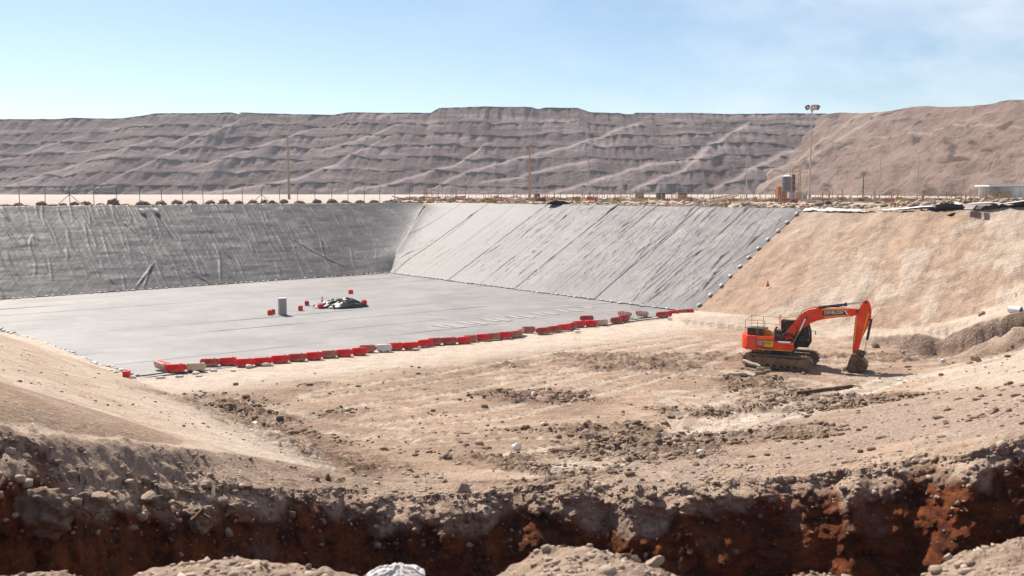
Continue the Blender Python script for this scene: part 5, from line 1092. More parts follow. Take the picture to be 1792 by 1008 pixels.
    for k in range(5): c = MB(); y = -bw + .06 + k * (2 * bw - .12) / 4; c.prism([(4.14, .02), (4.14, .14), (3.95, .06), (3.84, .0)], y - .05, y + .05); c.build('tooth', M_bucket, bk)
    for s in (-1, 1): c = MB(); c.prism([(4.46, .98), (4.62, 1.22), (4.95, 1.0), (5.0, .80)], s * .2 - .025, s * .2 + .025); c.build('bucket_ear', M_bucket, bk)
    for (x, z) in ((5.0, .1), (5.22, .35), (4.7, .03)): c = MB(); c.box((x, 0, z + .06), (.10, 1.1, .03), ry=.6 if x > 5.1 else .1); c.build('wear_strip', M_bucket, bk)
excavator()
# log pile, beam, orange marker
def logat(px0, py0, px1, py1, r, mat, lb, name='log', z=None, n=10, cat='log'):
    a = U(px0, py0, r + .03); c = U(px1, py1, r + .03); a[2] = gz(a[0], a[1]) + r * .8 if z is None else z[0]; c[2] = gz(c[0], c[1]) + r * .8 if z is None else z[1]
    b = MB(); L = c - a; seg = 6; prev = None
    for k in range(seg): b.cyl(tuple(a + L * k / seg + np.array([0, 0, .02 * math.sin(k * 1.7)])), tuple(a + L * (k + 1) / seg + np.array([0, 0, .02 * math.sin((k + 1) * 1.7)])), r * (1 + .1 * math.sin(k)), n, r * (1 + .1 * math.sin(k + 1)))
    return tag(b.build(name, mat, smooth=True), lb, cat)
logat(1272, 650, 1306, 652, .14, M_oldtimber, 'brown bleached log, left one of the pile in front of the excavator'); logat(1304, 649, 1322, 654, .15, M_oldtimber, 'short fat pale log with a round end facing the viewer in the pile')
logat(1300, 640, 1330, 646, .10, M_oldtimber, 'thin pale pole lying on top of the log pile', z=(.45, .32)); logat(1318, 650, 1348, 644, .11, M_wood, 'darker log at the right end of the log pile'); logat(1325, 643, 1350, 640, .11, M_oldtimber, 'rear log of the pile close to the excavator track')
def beam(px0, py0, px1, py1, w, mat, lb, name='steel_beam', cat='beam'):
    a = U(px0, py0, .1); c = U(px1, py1, .1); a[2] = gz(a[0], a[1]) + .12; c[2] = gz(c[0], c[1]) + .12; d = c - a; L = float(np.linalg.norm(d)); root = empty(name, tuple((a + c) / 2), math.atan2(d[1], d[0]), lb, cat); root.rotation_euler[1] = -math.asin(d[2] / L)
    b = MB(); b.box((0, 0, 0), (L, .02, w)); b.build('web', mat, root)
    for s in (-1, 1): b = MB(); b.box((0, 0, s * w / 2), (L, w * .8, .022)); b.build('flange', mat, root)
beam(1394, 694, 1492, 676, .17, M_rust, 'long rusty steel beam lying on the sand below the bucket'); beam(1491, 675, 1507, 682, .12, M_palewood, 'short pale piece of timber at the right end of the rusty beam', 'timber_piece', 'timber')
p = slope_pt(1343, 503, A0, dr, nr, RUNR); b = MB(); b.add([(-.28, 0, -.35), (0, 0, .45), (.28, 0, -.3), (0, -.12, -.4)], [(0, 3, 1), (3, 2, 1), (0, 1, 2), (0, 2, 3)]); o = b.build('orange_flag', worn('orange_fabric', (.75, .22, .04), .7, bmp=0)); o.location = (p[0], p[1] - .1, p[2] + .35); o.scale = (.72, .72, .75); tag(o, 'small pointed orange fabric marker on the bare slope above the excavator', 'marker')

# ------------------------------------------------------------------ rim: fence, mounds, poles
def on_rim(px, off, side='L'):
    r = ray(px, 356)[:2]; s = (cl + RUNL + off) / (nl @ r) if side == 'L' else (cr_ + RUNR + off) / (nr @ r); return r * s
def fence():
    root = empty('wire_fence', (0, 0, 0), 0, 'dark wire fence with angled post tops along the left rim', 'fence'); k = 0; P = []
    s0 = on_rim(-60, 3.0) @ dl; e = on_rim(815, 3.0) @ dl; base = nl * (cl + RUNL + 3.0); s = s0; proto = None
    while s > e:
        p = base + dl * s; z = gz(p[0], p[1]); P.append((p[0], p[1], z)); 
        if proto is None:
            b = MB(); b.cyl((0, 0, -.3), (0, 0, 2.15), .042, 6); b.cyl((0, 0, 2.13), (-dl[0] * .16 - nl[0] * .3, -dl[1] * .16 - nl[1] * .3, 2.5), .035, 6); o = b.build('post', M_dgrey, root); proto = o.data
        else: o = bpy.data.objects.new('post', proto); COL.objects.link(o); o.parent = root
        o.location = (p[0], p[1], z); o.rotation_euler = (rnd.uniform(-.02, .02), rnd.uniform(-.03, .03), 0); s -= 2.82; k += 1
    for h in (0.7, 1.4, 2.05): b = MB(); b.tube([(x, y, z + h) for x, y, z in P], .007, 3); b.build('wire', M_galv, root)
    for i in (4, 13): x, y, z = P[i]; b = MB(); b.cyl((x, y, z + 1.4), (x + dl[0] * 1.6, y + dl[1] * 1.6, z), .035, 5); b.cyl((x, y, z + 1.4), (x - dl[0] * 1.6, y - dl[1] * 1.6, z), .035, 5); b.build('brace', M_dgrey, root)
fence()
MOUND = []
for i in range(3):
    bm = bmesh.new(); bmesh.ops.create_icosphere(bm, subdivisions=4, radius=1); v = np.array([x.co[:] for x in bm.verts]); f = np.array([[q.index for q in pp.verts] for pp in bm.faces]); bm.free()
    w1, _ = worley(v[:, 0] * 3 + i * 9, v[:, 1] * 3, v[:, 2] * 3, 4); w2, _ = worley(v[:, 0] * 8 + i * 9, v[:, 1] * 8, v[:, 2] * 8, 6); v = v * (1 + (0.5 - w1) * 0.5 + (0.5 - w2) * 0.22)[:, None]
    me = rawmesh('soil_mound', v, f); setattr_f(me, 'tone', RNG.random(len(v)) * .25); me.materials.append(M_clod); MOUND.append(me)
x = -20
for (x, w, h, lb) in [(32, 16, 6, None), (72, 18, 8, None), (110, 14, 5, None), (130, 16, 7, None), (150, 18, 7, None), (198, 20, 11, 'tallest dark soil mound on the left rim, under a braced fence post'), (250, 22, 7, None), (282, 20, 7, None), (310, 20, 8, None), (335, 18, 7, None), (368, 18, 7, None), (392, 20, 8, None), (418, 16, 6, None), (443, 18, 7, None), (462, 14, 7, None), (476, 12, 6, None), (497, 18, 7, None), (524, 18, 5, None), (555, 16, 7, None), (581, 18, 7, None), (604, 14, 5, None), (630, 16, 5, None), (655, 16, 5, None), (680, 18, 4, None), (10, 14, 4, None), (176, 14, 4, None), (220, 12, 3, None)]:
    p = on_rim(x, 1.7 + rnd.uniform(-.3, .5)); sc = p[1] / FPX; o = link('soil_mound', MOUND[rnd.randrange(3)]); o.location = (p[0], p[1], ZR + .02); o.rotation_euler = (0, 0, rnd.uniform(0, 6)); o.scale = (w / 2 * sc * 1.1, w / 2 * sc * .9, h * sc * 1.15)
    tag(o, lb or 'low dark brown soil mound in the row along the left rim', 'soil mound', 'dark soil mounds along the left rim')
def pole(px, ytop, ybase, r, mat, lb, name='utility_pole', arm=0, cat='pole', head=None, Y=None):
    p = U(px, ybase, ZR); Yd = p[1]; top = UY(px, ytop, Yd)[2]; x, y = p[0], p[1]; z = gz(x, y); h = top - z
    root = empty(name, (x, y, z), 0, lb, cat); b = MB(); b.cyl((0, 0, -.3), (0, 0, h), r, 10, r * .6); b.build('shaft', mat, root, True)
    if arm: b = MB(); b.box((0, 0, h - .3), (arm, .12, .12)); b.build('crossarm', mat, root); 
    if arm:
        for k in (-1, 0, 1): b = MB(); b.cyl((k * arm * .42, 0, h - .24), (k * arm * .42, 0, h - .05), .05, 6); b.build('insulator', M_whitep, root)
    if head == 'flood':
        b = MB(); b.box((0, 0, h - .75), (2.9, .1, .1)); b.box((0, 0, h - .9), (.5, .4, .5)); b.build('bracket', M_galv, root)
        for (dx, rz, m) in ((-1.15, .5, M_dgrey), (.15, -.1, M_tan), (.55, -.3, M_tan), (1.25, -1.0, M_dgrey)):
            c = MB(); c.M = Matrix.Translation((dx, 0, h - .25)) @ Matrix.Rotation(rz, 4, 'Z') @ Matrix.Rotation(.35, 4, 'X'); c.cyl((0, -.36, 0), (0, .34, 0), .60, 12, .26); lo = c.build('floodlight', m, root, True); c = MB(); c.M = Matrix.Translation((dx, 0, h - .25)) @ Matrix.Rotation(rz, 4, 'Z') @ Matrix.Rotation(.35, 4, 'X'); c.cyl((0, -.385, 0), (0, -.365, 0), .24, 12); c.build('lens', M_lens, lo)
    if head == 'twin':
        b = MB(); b.box((0, 0, h - .25), (1.9, .07, .07)); b.build('bracket', M_dgrey, root)
        for k in (-1, 1): c = MB(); c.M = Matrix.Translation((k * .75, -.1, h - .05)) @ Matrix.Rotation(-.4, 4, 'X'); c.cyl((0, -.2, 0), (0, .2, 0), .33, 12, .2); lo = c.build('floodlight', M_galv, root, True); c = MB(); c.M = Matrix.Translation((k * .75, -.1, h - .05)) @ Matrix.Rotation(-.4, 4, 'X'); c.cyl((0, -.22, 0), (0, -.205, 0), .28, 12); c.build('lens', M_lens, lo)
    return root
pole(506, 240, 349, .30, M_wood, 'tall weathered wooden utility pole behind the left fence', arm=2.6); pole(927, 252, 350, .22, M_polewood, 'orange brown utility pole above the middle of the rim', arm=2.2)
pole(1416, 185, 350, .22, M_pipe, 'very tall lighting mast with four floodlights beside the steel tower', 'light_mast', head='flood', cat='light mast'); pole(1306, 266, 348, .16, M_galv, 'slim grey metal pole left of the ochre equipment')
pole(1510, 304, 350, .14, M_dgrey, 'short dark lamp post with two floodlights', 'lamp_post', head='twin', cat='lamp post'); pole(1538, 276, 350.5, .13, M_pipe, 'thin pale pole just right of the short lamp post'); pole(1605, 272, 348, .13, M_tan, 'thin tan pole between the lamp post and the white building')
pole(1029, 254, 350, .12, M_galv, 'very thin grey mast right of the orange brown pole', 'mast', head='twin', cat='mast')

def boxthing(name, px, yb, wpx, hpx, mat, lb, cat, depth=1.0, rz=.25, trim=None, extra=None):
    p = U(px, yb, ZR); sc = p[1] / FPX; w, h = wpx * sc, hpx * sc; root = empty(name, (p[0], p[1], gz(p[0], p[1]) - .05), rz, lb, cat)
    b = MB(); b.box((0, 0, h / 2), (w, depth, h)); b.build('body', mat, root, bevel=.02)
    b = MB(); b.box((0, 0, h + .03), (w + .1, depth + .1, .06)); b.build('lid', trim or mat, root)
    for k in range(3): b = MB(); b.box((-w / 2 + (k + .5) * w / 3, -depth / 2 - .015, h * .5), (.04, .03, h * .92)); b.build('batten', trim or mat, root)
    if extra: extra(root, w, h, depth)
    return root
def frame_on(root, w, h, d):
    for sx__ in (-1, 1): b = MB(); b.cyl((sx__ * w / 2, -d / 2 - .04, 0), (sx__ * w / 2, -d / 2 - .04, h + 1.0), .04, 6); b.build('upright', M_rust, root)
    b = MB(); b.box((0, -d / 2 - .03, h * .28), (w * .86, .04, h * .5)); b.build('opening', M_dgrey, root)
boxthing('storage_cage', 1118, 353, 14, 16, M_tan, 'brown site cage with two tall uprights on the rim', 'cage', 1.2, .05, M_rust, frame_on)
boxthing('wooden_crate', 1142, 354, 14, 8, M_palewood, 'low pale crate between the brown cage and the dark box', 'crate', .9, .1, M_dgrey)
def stripes(root, w, h, d):
    for k in range(3): b = MB(); b.box((0, -d / 2 - .03, h * (.25 + k * .25)), (w * 1.02, .02, .05), ry=.3); b.build('strap', M_galv, root)
boxthing('wrapped_container', 1156, 352, 15, 15, worn('dark_wrap', (.045, .035, .045), .5), 'dark box with pale straps and a light top on the rim', 'container', 1.4, -.05, M_galv, stripes)
def reel(root, w, h, d): b = MB(); b.cyl((w * .32, -d / 2 - .05, h * .35), (w * .32, -d / 2 - .14, h * .35), .34, 18); b.build('hose_reel', M_pinkred, root, True); b = MB(); b.box((0, -d / 2 - .04, h * .88), (w * .85, .04, .16)); b.build('dark_band', M_dgrey, root)
boxthing('equipment_box', 1193, 353, 17, 16, M_tan, 'tan equipment box with a dark top band and a reddish reel', 'equipment box', 1.2, .05, None, reel)
boxthing('dark_box', 940, 348, 10, 9, M_dgrey, 'small dark box standing right of the orange brown pole', 'box', .8, .1, M_galv)
boxthing('small_cabinet', 1614, 350, 5, 8, M_tan, 'small tan cabinet at the foot of the thin tan pole', 'cabinet', .5, .1)
boxthing('ochre_panel', 1366, 349, 14, 22, M_gold, 'tall ochre orange steel box left of the grey tank', 'steel box', 1.1, .12, M_gold); boxthing('mustard_bin', 1378, 347, 11, 21, M_mustard, 'mustard yellow box just right of the tall ochre one', 'steel box', 1.2, -.1, M_gold)
boxthing('low_bin', 1353, 356, 14, 8, M_mustard, 'low mustard bin in front of the tall ochre box', 'bin', 1.0, .05, M_rust); boxthing('red_brown_skid', 1371, 355, 14, 8, M_rust, 'low rusty red skid below the tall ochre box', 'skid', 1.0, .05, M_dullred)
boxthing('grey_cabinet', 1384, 352, 10, 16, M_grey, 'grey cabinet under the tank, left one', 'cabinet', 1.0, .05, M_galv); boxthing('grey_cabinet', 1396, 350, 12, 14, M_tan, 'tan grey cabinet under the steel tower', 'cabinet', 1.0, 0, M_galv); boxthing('control_box', 1408, 351, 8, 12, M_galv, 'small galvanised box beside the tall light mast', 'box', .6, 0, M_grey)
p = U(1379, 351.5, ZR); sc = p[1] / FPX; root = empty('tank', (p[0], p[1] + 1.2, ZR), 0, 'upright grey cylindrical tank on legs beside the steel tower', 'tank'); b = MB(); z0 = (351.5 - 335) * sc; z1 = (351.5 - 309) * sc; b.cyl((0, 0, z0), (0, 0, z1), 8 * sc, 22); b.build('shell', worn('grey_tank_paint', (.15, .14, .155), .5, dirt=.2), root, True); b = MB(); b.cyl((0, 0, z1), (0, 0, z1 + .25), 8 * sc, 22, 3 * sc); b.build('roof', M_whitep, root, True)
for k in range(2): b = MB(); b.cyl((0, 0, z0 + .5 + k * .9), (0, 0, z0 + .56 + k * .9), 8 * sc + .03, 22); b.build('hoop', M_dgrey, root, True)
for k in range(4): a = k * math.pi / 2 + .7; b = MB(); b.cyl((math.cos(a) * 7 * sc, math.sin(a) * 7 * sc, 0), (math.cos(a) * 7 * sc, math.sin(a) * 7 * sc, z0), .07, 6); b.build('leg', M_dgrey, root)
p = U(1394, 351, ZR); root = empty('steel_tower', (p[0], p[1] + 1.2, ZR), .05, 'narrow steel access tower with railed top platform beside the grey tank', 'tower'); sc = p[1] / FPX; zt = (351 - 305) * sc; zh = (351 - 292) * sc; hw = 7.5 * sc
for a, c in ((-1, -1), (1, -1), (-1, 1), (1, 1)): b = MB(); b.cyl((a * hw, c * .5, 0), (a * hw, c * .5, zh), .07, 6); b.build('upright', M_mustard, root)
for k in range(5):
    b = MB(); z = zt * (k + 1) / 5
    for c in (-.5, .5): b.cyl((-hw, c, z), (hw, c, z), .035, 5)
    for a in (-hw, hw): b.cyl((a, -.5, z), (a, .5, z), .035, 5)
    b.cyl((-hw, -.5, z), (hw, -.5, z - zt / 5), .025, 5); b.build('bracing', M_tan, root)
for z in (zt + .5, zh): b = MB(); [b.cyl(q[0], q[1], .05, 5) for q in (((-hw, -.5, z), (hw, -.5, z)), ((-hw, .5, z), (hw, .5, z)), ((-hw, -.5, z), (-hw, .5, z)), ((hw, -.5, z), (hw, .5, z)))]; b.build('handrail', M_mustard, root)
b = MB(); b.box((0, 0, zt), (2 * hw, 1.0, .06)); b.build('platform', M_dgrey, root); b = MB(); b.box((-hw * .5, -.1, zt * .62), (.55, .5, zt * .72)); b.build('duct', M_dgrey, root, bevel=.03); b = MB(); b.box((hw + .8, 0, zt + .25), (1.7, .08, .08)); b.build('arm', M_rust, root)
# red / orange barriers and cones on the rim
for (x, y, lb) in ((801, 350, 'left one of two orange red barriers on the far rim'), (810, 351, 'right one of two orange red barriers on the far rim'), (1032, 354, 'orange red barrier left of its twin under the thin mast'), (1040, 354, 'orange red barrier right of its twin under the thin mast')):
    o = copy_tree(protos['r']); p = U(x, y, ZR); o.location = (p[0], p[1], gz(*p[:2])); o.scale = (.9, 1, 1.7); o.rotation_euler = (0, 0, rnd.uniform(-.4, .4)); tag(o, lb, 'barrier', 'barriers on the far rim')
for (x, y, lb) in ((1208, 355, 'round red float beside the tan equipment box'), (1268, 350, 'round red float on the leaning timbers')):
    p = U(x, y, ZR); root = empty('red_float', (p[0], p[1], gz(*p[:2]) + .25), 0, lb, 'float'); bm = bmesh.new(); bmesh.ops.create_uvsphere(bm, u_segments=14, v_segments=10, radius=.32); me = bpy.data.meshes.new('ball'); bm.to_mesh(me); bm.free(); link('ball', me, M_red, root, True); b = MB(); b.cyl((0, 0, .3), (0, 0, .42), .05, 8); b.build('eye', M_blackp, root)
for i, (x, y, lb) in enumerate(((1324, 354, 'traffic cone left of the low mustard bin'), (1396, 354, 'traffic cone in front of the steel tower'), (1372, 356, 'traffic cone in front of the rusty skid'), (1442, 353, 'traffic cone just right of the light mast'), (1172, 355, 'traffic cone between the dark box and the tan box'))):
    p = U(x, y, ZR); root = empty('traffic_cone', (p[0], p[1], gz(*p[:2])), .3, lb, 'traffic cone', 'traffic cones on the far rim'); b = MB(); b.box((0, 0, .02), (.4, .4, .04)); b.build('base', M_blackp, root); b = MB(); b.cyl((0, 0, .04), (0, 0, .9), .17, 12, .03); b.build('cone', M_red, root, True)
def pipe_run(pts, r, mat, lb, name='pipe', cat='pipe', group=None, flange=True):
    P = [np.array([*U(x, y, ZR)[:2], 0.0]) for x, y, h in pts]
    for p_, q in zip(P, pts): p_[2] = max(gz(p_[0], p_[1]), ZR) + r * .7 + q[2]
    root = empty(name, tuple(P[0]), 0, lb, cat, group); b = MB(); b.tube([tuple(p_ - P[0]) for p_ in P], r, 10); b.build('tube', mat, root, True)
    if flange:
        for p_ in P: d = (P[-1] - P[0]) / np.linalg.norm(P[-1] - P[0]) * .06; b = MB(); b.cyl(tuple(p_ - P[0] - d), tuple(p_ - P[0] + d), r * 1.35, 12); b.build('flange', M_galv, root, True)
pipe_run([(1428, 360, .1), (1470, 360, .1), (1527, 360.5, .1)], .19, M_pipe, 'long pale flanged pipe resting on dark blocks behind the black membrane'); pipe_run([(1530, 361, .1), (1549, 360, .1)], .13, M_rust, 'short rusty pipe end continuing the long pale pipe')
pipe_run([(1493, 353, .1), (1552, 352.5, .1)], .22, M_bluepipe, 'dark blue pipe lying left of its twin on the pale ground'); pipe_run([(1562, 352.5, .1), (1622, 352, .1)], .22, M_bluepipe, 'dark blue pipe lying right of its twin on the pale ground')
pipe_run([(1222, 357, .1), (1262, 352, .7), (1290, 350, 1.1)], .16, M_palewood, 'upper one of the long pale timbers leaning on the rubble', 'timber', 'timber', flange=False); pipe_run([(1238, 358, .1), (1270, 354, .6), (1292, 351, .9)], .14, M_palewood, 'lower one of the long pale timbers leaning on the rubble', 'timber', 'timber', flange=False)
pipe_run([(704, 353, .2), (767, 350, .4)], .18, M_palewood, 'long pale timber lying at the left end of the rubble', 'timber', 'timber', flange=False)
pipe_run([(1070, 354, .3), (1108, 354, .4)], .12, M_palewood, 'pale plank lying flat left of the brown cage', 'timber', 'timber', flange=False); pipe_run([(1020, 352, .3), (1066, 352.5, .4)], .10, M_pipe, 'thin pale pipe lying right of the thin mast', flange=False)
pipe_run([(860, 352, .2), (905, 351, .5)], .10, M_palewood, 'pale timber lying on the rubble left of the orange brown pole', 'timber', 'timber', flange=False); pipe_run([(950, 351, .2), (1000, 352, .3)], .09, M_palewood, 'pale timber lying right of the small dark box', 'timber', 'timber', flange=False)
for (x, lb) in ((1447, 'left dark support block under the long pale pipe'), (1489, 'right dark support block under the long pale pipe')):
    p = U(x, 362, ZR); root = empty('pipe_support', (p[0], p[1], gz(*p[:2]) - .1), .1, lb, 'support block'); b = MB(); b.prism([(-.5, 0), (.5, 0), (.32, .42), (-.32, .42)], -.4, .4); b.build('block', M_rubber, root, bevel=.04); b = MB(); b.cyl((0, -.42, .3), (0, .42, .3), .22, 12); b.build('saddle', M_dgrey, root, True)
# saw-horse like frame in front: pale trestle left of cage
p = U(1092, 351, ZR); root = empty('trestle', (p[0], p[1], gz(*p[:2])), 0, 'pale low trestle with sloping legs left of the brown cage', 'trestle'); b = MB(); b.box((0, 0, .85), (1.5, .2, .15)); b.build('top_beam', M_palewood, root)
for s in (-1, 1): b = MB(); b.cyl((s * .65, 0, .85), (s * 1.25, 0, 0), .09, 6); b.build('leg', M_palewood, root)
def debris():
    n = 1000; b = [MB(), MB(), MB(), MB(), MB(), MB()]
    for i in range(n):
        x = rnd.choice((rnd.uniform(700, 1420), rnd.uniform(700, 1420), rnd.uniform(1420, 1790))); yb = rnd.uniform(350.5, 357); p = U(x, yb, ZR)
        if (p[0] * nr[0] + p[1] * nr[1] - cr_ - RUNR) < 1.5: continue
        z = max(gz(p[0], p[1]), ZR) ; k = rnd.choice((0, 0, 1, 2, 3, 3, 4, 4, 5)); t = rnd.random()
        if t < .6: b[k].box((p[0], p[1], z + rnd.uniform(.05, .5)), (rnd.uniform(.8, 4), rnd.uniform(.05, .2), rnd.uniform(.04, .16)), rz=rnd.uniform(-.9, .9), ry=rnd.uniform(-.25, .25))
        elif t < .8: b[k].box((p[0], p[1], z + .2), (rnd.uniform(.4, 1.7), rnd.uniform(.4, 1), rnd.uniform(.3, 1.1)), rz=rnd.uniform(-1, 1), ry=rnd.uniform(-.2, .2))
        else: b[k].cyl((p[0], p[1], z), (p[0] + rnd.uniform(-.2, .2), p[1], z + rnd.uniform(.8, 2.3)), .05, 5)
    for k, (m, lb) in enumerate(((M_palewood, 'pale'), (M_rust, 'rusty'), (M_wood, 'brown'), (M_tan, 'tan'), (M_mustard, 'mustard yellow'), (M_pinkred, 'orange red'))): o = b[k].build('construction_debris', m); tag(o, lb + ' planks, posts and scrap strewn over the rubble of the far rim', kind='stuff')
debris()
# light rope fence with many thin stakes behind the right and middle rim
def stakes(x0, x1, n, yb, h, lb, mat, rail=True):
    root = empty('stake_fence', (0, 0, 0), 0, lb, 'fence'); P = []
    for k in range(n):
        x = x0 + (x1 - x0) * k / (n - 1); p = U(x, yb, ZR); z = gz(p[0], p[1]); P.append((p[0], p[1], z)); hh = h * rnd.uniform(.85, 1.1); b = MB(); b.cyl((p[0], p[1], z - .2), (p[0] + rnd.uniform(-.08, .08), p[1], z + hh), .05, 5); b.build('post', mat, root)
    if rail:
        for q in (.5, .95): b = MB(); b.tube([(x, y, z + h * q) for x, y, z in P], .022, 4); b.build('rail', mat, root)
stakes(1010, 1106, 11, 350.5, 1.25, 'thin brown stake fence left of the brown cage', M_rust); stakes(1210, 1350, 14, 350, 1.3, 'thin brown stake fence between tan box and ochre box', M_rust); stakes(1426, 1550, 11, 352, 1.2, 'thin reddish stake fence right of the light mast', M_pinkred)
stakes(1560, 1690, 9, 352.5, 1.6, 'tall thin stakes with wire left of the yellow railing', M_tan); stakes(820, 925, 9, 350, 1.1, 'thin brown stake fence left of the orange brown pole', M_rust)
stakes(1699, 1728, 5, 352, 1.15, 'mustard yellow railing left of the dark trestle', M_mustard); stakes(1762, 1800, 6, 351, 1.05, 'mustard railing in front of the white building', M_mustard)
p = U(1738, 351, ZR); sc = p[1] / FPX; root = empty('steel_trestle', (p[0], p[1], ZR), .1, 'dark open steel trestle left of the white building', 'trestle'); b = MB(); b.box((0, 0, 22 * sc), (15 * sc, 1.0, .1)); b.build('top', M_dgrey, root)
for k in range(5): b = MB(); q = (k - 2) / 2; b.cyl((q * 6.5 * sc, -.4, 22 * sc), (q * 10 * sc, -.5, 0), .05, 6); b.build('leg', M_dgrey, root)
b = MB(); b.cyl((-9 * sc, -.45, 10 * sc), (9 * sc, -.45, 10 * sc), .04, 6); b.build('crossbar', M_dgrey, root)
# tripod
p = U(1556, 355, ZR); root = empty('tripod', (p[0], p[1], gz(*p[:2])), 0, 'brown wooden tripod between the two dark blue pipes', 'tripod')
for a, c in ((-.5, 0), (.35, -.3), (.35, .4)): b = MB(); b.cyl((a, c, 0), (.25, 0, 1.75), .04, 5); b.build('leg', M_polewood, root)
# white building
p = U(1745, 349.5, ZR); sc = p[1] / FPX; root = empty('shed', (p[0], p[1], ZR - .1), math.radians(0), 'long white flat roofed shed with open bay at the right edge', 'shed')
wl, hb = 30.0, 24 * sc; b = MB(); b.box((4.6 + wl / 2, 3.0, hb / 2), (wl, .2, hb)); b.box((4.6, 5.5, hb / 2), (.2, 5, hb)); b.build('wall', worn('pale_green_white_cladding', (.66, .72, .72), .5, dirt=.15), root)
b = MB(); b.box((wl / 2 + 1.6, 5.2, hb + .15), (wl + 5, 6.6, .3)); b.build('roof', M_whitep, root); b = MB(); b.box((wl / 2 + 1.6, 1.88, hb - .03), (wl + 5, .05, .14)); b.build('gutter', M_grey, root)
b = MB(); b.box((2.2, 8.0, hb / 2), (4.6, .15, hb)); b.build('back_wall', M_whitep, root)
for k in range(3): b = MB(); b.cyl((.2 + k * 2.1, 2.2, 0), (.2 + k * 2.1, 2.2, hb), .09, 8); b.build('column', M_tan, root)
for k in range(12): b = MB(); b.box((5.3 + k * 1.2, 2.89, hb / 2), (.05, .03, hb * .96)); b.build('cladding_seam', M_grey, root)
for i, (dx, lb) in enumerate(((1.0, 'left brown drum under the shed roof'), (3.3, 'right brown drum under the shed roof'))): b = MB(); b.cyl((0, -.6, .95), (0, .9, .95), .85, 20); o = b.build('drum', M_tan, None, True); o.location = (p[0] + dx, p[1] + 3.5, ZR); tag(o, lb, 'drum')

# ------------------------------------------------------------------ membrane rolls along the right rim
def strip_sheet(top, bot, mat, name, label, thick=.35, rs=3, cat='membrane', n=240):
    """folded sheet draped between two traced edges; heights come from the rim slope under it"""
    xs = np.linspace(top[0][0], top[-1][0], n); yt = np.interp(xs, [t[0] for t in top], [t[1] for t in top]); yb = np.interp(xs, [t[0] for t in bot], [t[1] for t in bot]); rows = 12; P = np.zeros((rows, n, 3))
    for j in range(n):
        r = ray(xs[j], 360)[:2]; s = (cr_ + RUNR + 0.2) / (nr @ r); f0 = r * s * 0.996; 
        zt = UY(xs[j], yt[j], f0[1] + 1.3)[2]; zb_ = UY(xs[j], yb[j], f0[1] - .3)[2]
        a = np.array([f0[0], f0[1], 0]); k = a / np.linalg.norm(a)
        for i in range(rows):
            q = i / (rows - 1)
            if q < .6: t = q / .6; dep = -.3 + 1.6 * t - .55 * math.sin(t * math.pi); z = zb_ + (zt - zb_) * t
            else: t = (q - .6) / .4; dep = 1.3 + 1.3 * t; z = zt - .12 - t * t * .9 + .12 * math.cos(t * 2)
            P[i, j] = a + k * dep; P[i, j, 2] = z
    J, I = np.meshgrid(np.arange(n) * 0.12, np.arange(rows) * 0.35); w = fbm(J + I, I * 1.2, 4, 1.0, rs)
    for c in range(2): P[:, :, c] += w * thick * .6 * (f0[c] / np.linalg.norm(f0))
    P[:, :, 2] += fbm(J, I * .5, 3, 1.4, rs + 4) * thick * .25
    me = quadmesh(name, P.reshape(-1, 3), rows, n); return tag(link(name, me, mat, smooth=True), label, cat)
strip_sheet([(1520, 369), (1545, 367), (1563, 367), (1590, 365), (1618, 362), (1640, 356), (1658, 354.5), (1680, 356), (1700, 358), (1740, 355), (1762, 357), (1800, 352), (1900, 350)], [(1520, 371), (1540, 373), (1590, 372), (1640, 369), (1670, 367.5), (1700, 367.5), (1730, 365), (1800, 361), (1900, 360)], M_membrane, 'black_membrane', 'loose black membrane bunched along the top of the bare right slope', .45, 5)
strip_sheet([(1398, 369), (1410, 364), (1420, 363), (1440, 366), (1455, 363), (1480, 366), (1500, 365), (1525, 368.5)], [(1398, 371), (1420, 368), (1445, 370), (1480, 370), (1525, 371.5)], M_whitesheet, 'white_sheet', 'crumpled white sheet folded over the rim right of the liner corner', .3, 9, n=120)
def ribbon(pts, w, mat, name, label, cat, lift=.1, off=1.0):
    V = []
    for (x, y) in pts:
        r = ray(x, y); s = (cr_ + RUNR + off) / (nr @ r[:2]); c = np.array([0, 0, CAMZ]) + r * s; V.append(c)
    V = np.array(V); k = len(V); P = np.zeros((4, k, 3)); n3 = np.array([nr[0], nr[1], 0])
    for i, (o_, z_) in enumerate(((-.5, -.02), (-.2, .08), (.25, .06), (.6, -.12))): P[i] = V + n3 * o_ * w + np.array([0, 0, z_ + .0])
    me = quadmesh(name, P.reshape(-1, 3), 4, k); o = link(name, me, mat, smooth=True); sm = o.modifiers.new('t', 'SOLIDIFY'); sm.thickness = .03; return tag(o, label, cat)
ribbon([(1540, 367), (1563, 366.3), (1590, 364.5), (1618, 361.5), (1634, 361), (1650, 363)], 1.3, M_galv, 'silver_edge', 'silver grey folded edge lying along the left part of the black membrane', 'sheet edge', off=.5)
ribbon([(1676, 355.5), (1695, 358.5), (1715, 355.5), (1745, 354.5), (1760, 356.5), (1780, 354), (1800, 351), (1850, 350)], 1.5, M_whitesheet, 'pale_edge', 'pale strip of sheet along the top of the black membrane at the right', 'sheet edge', off=1.2)
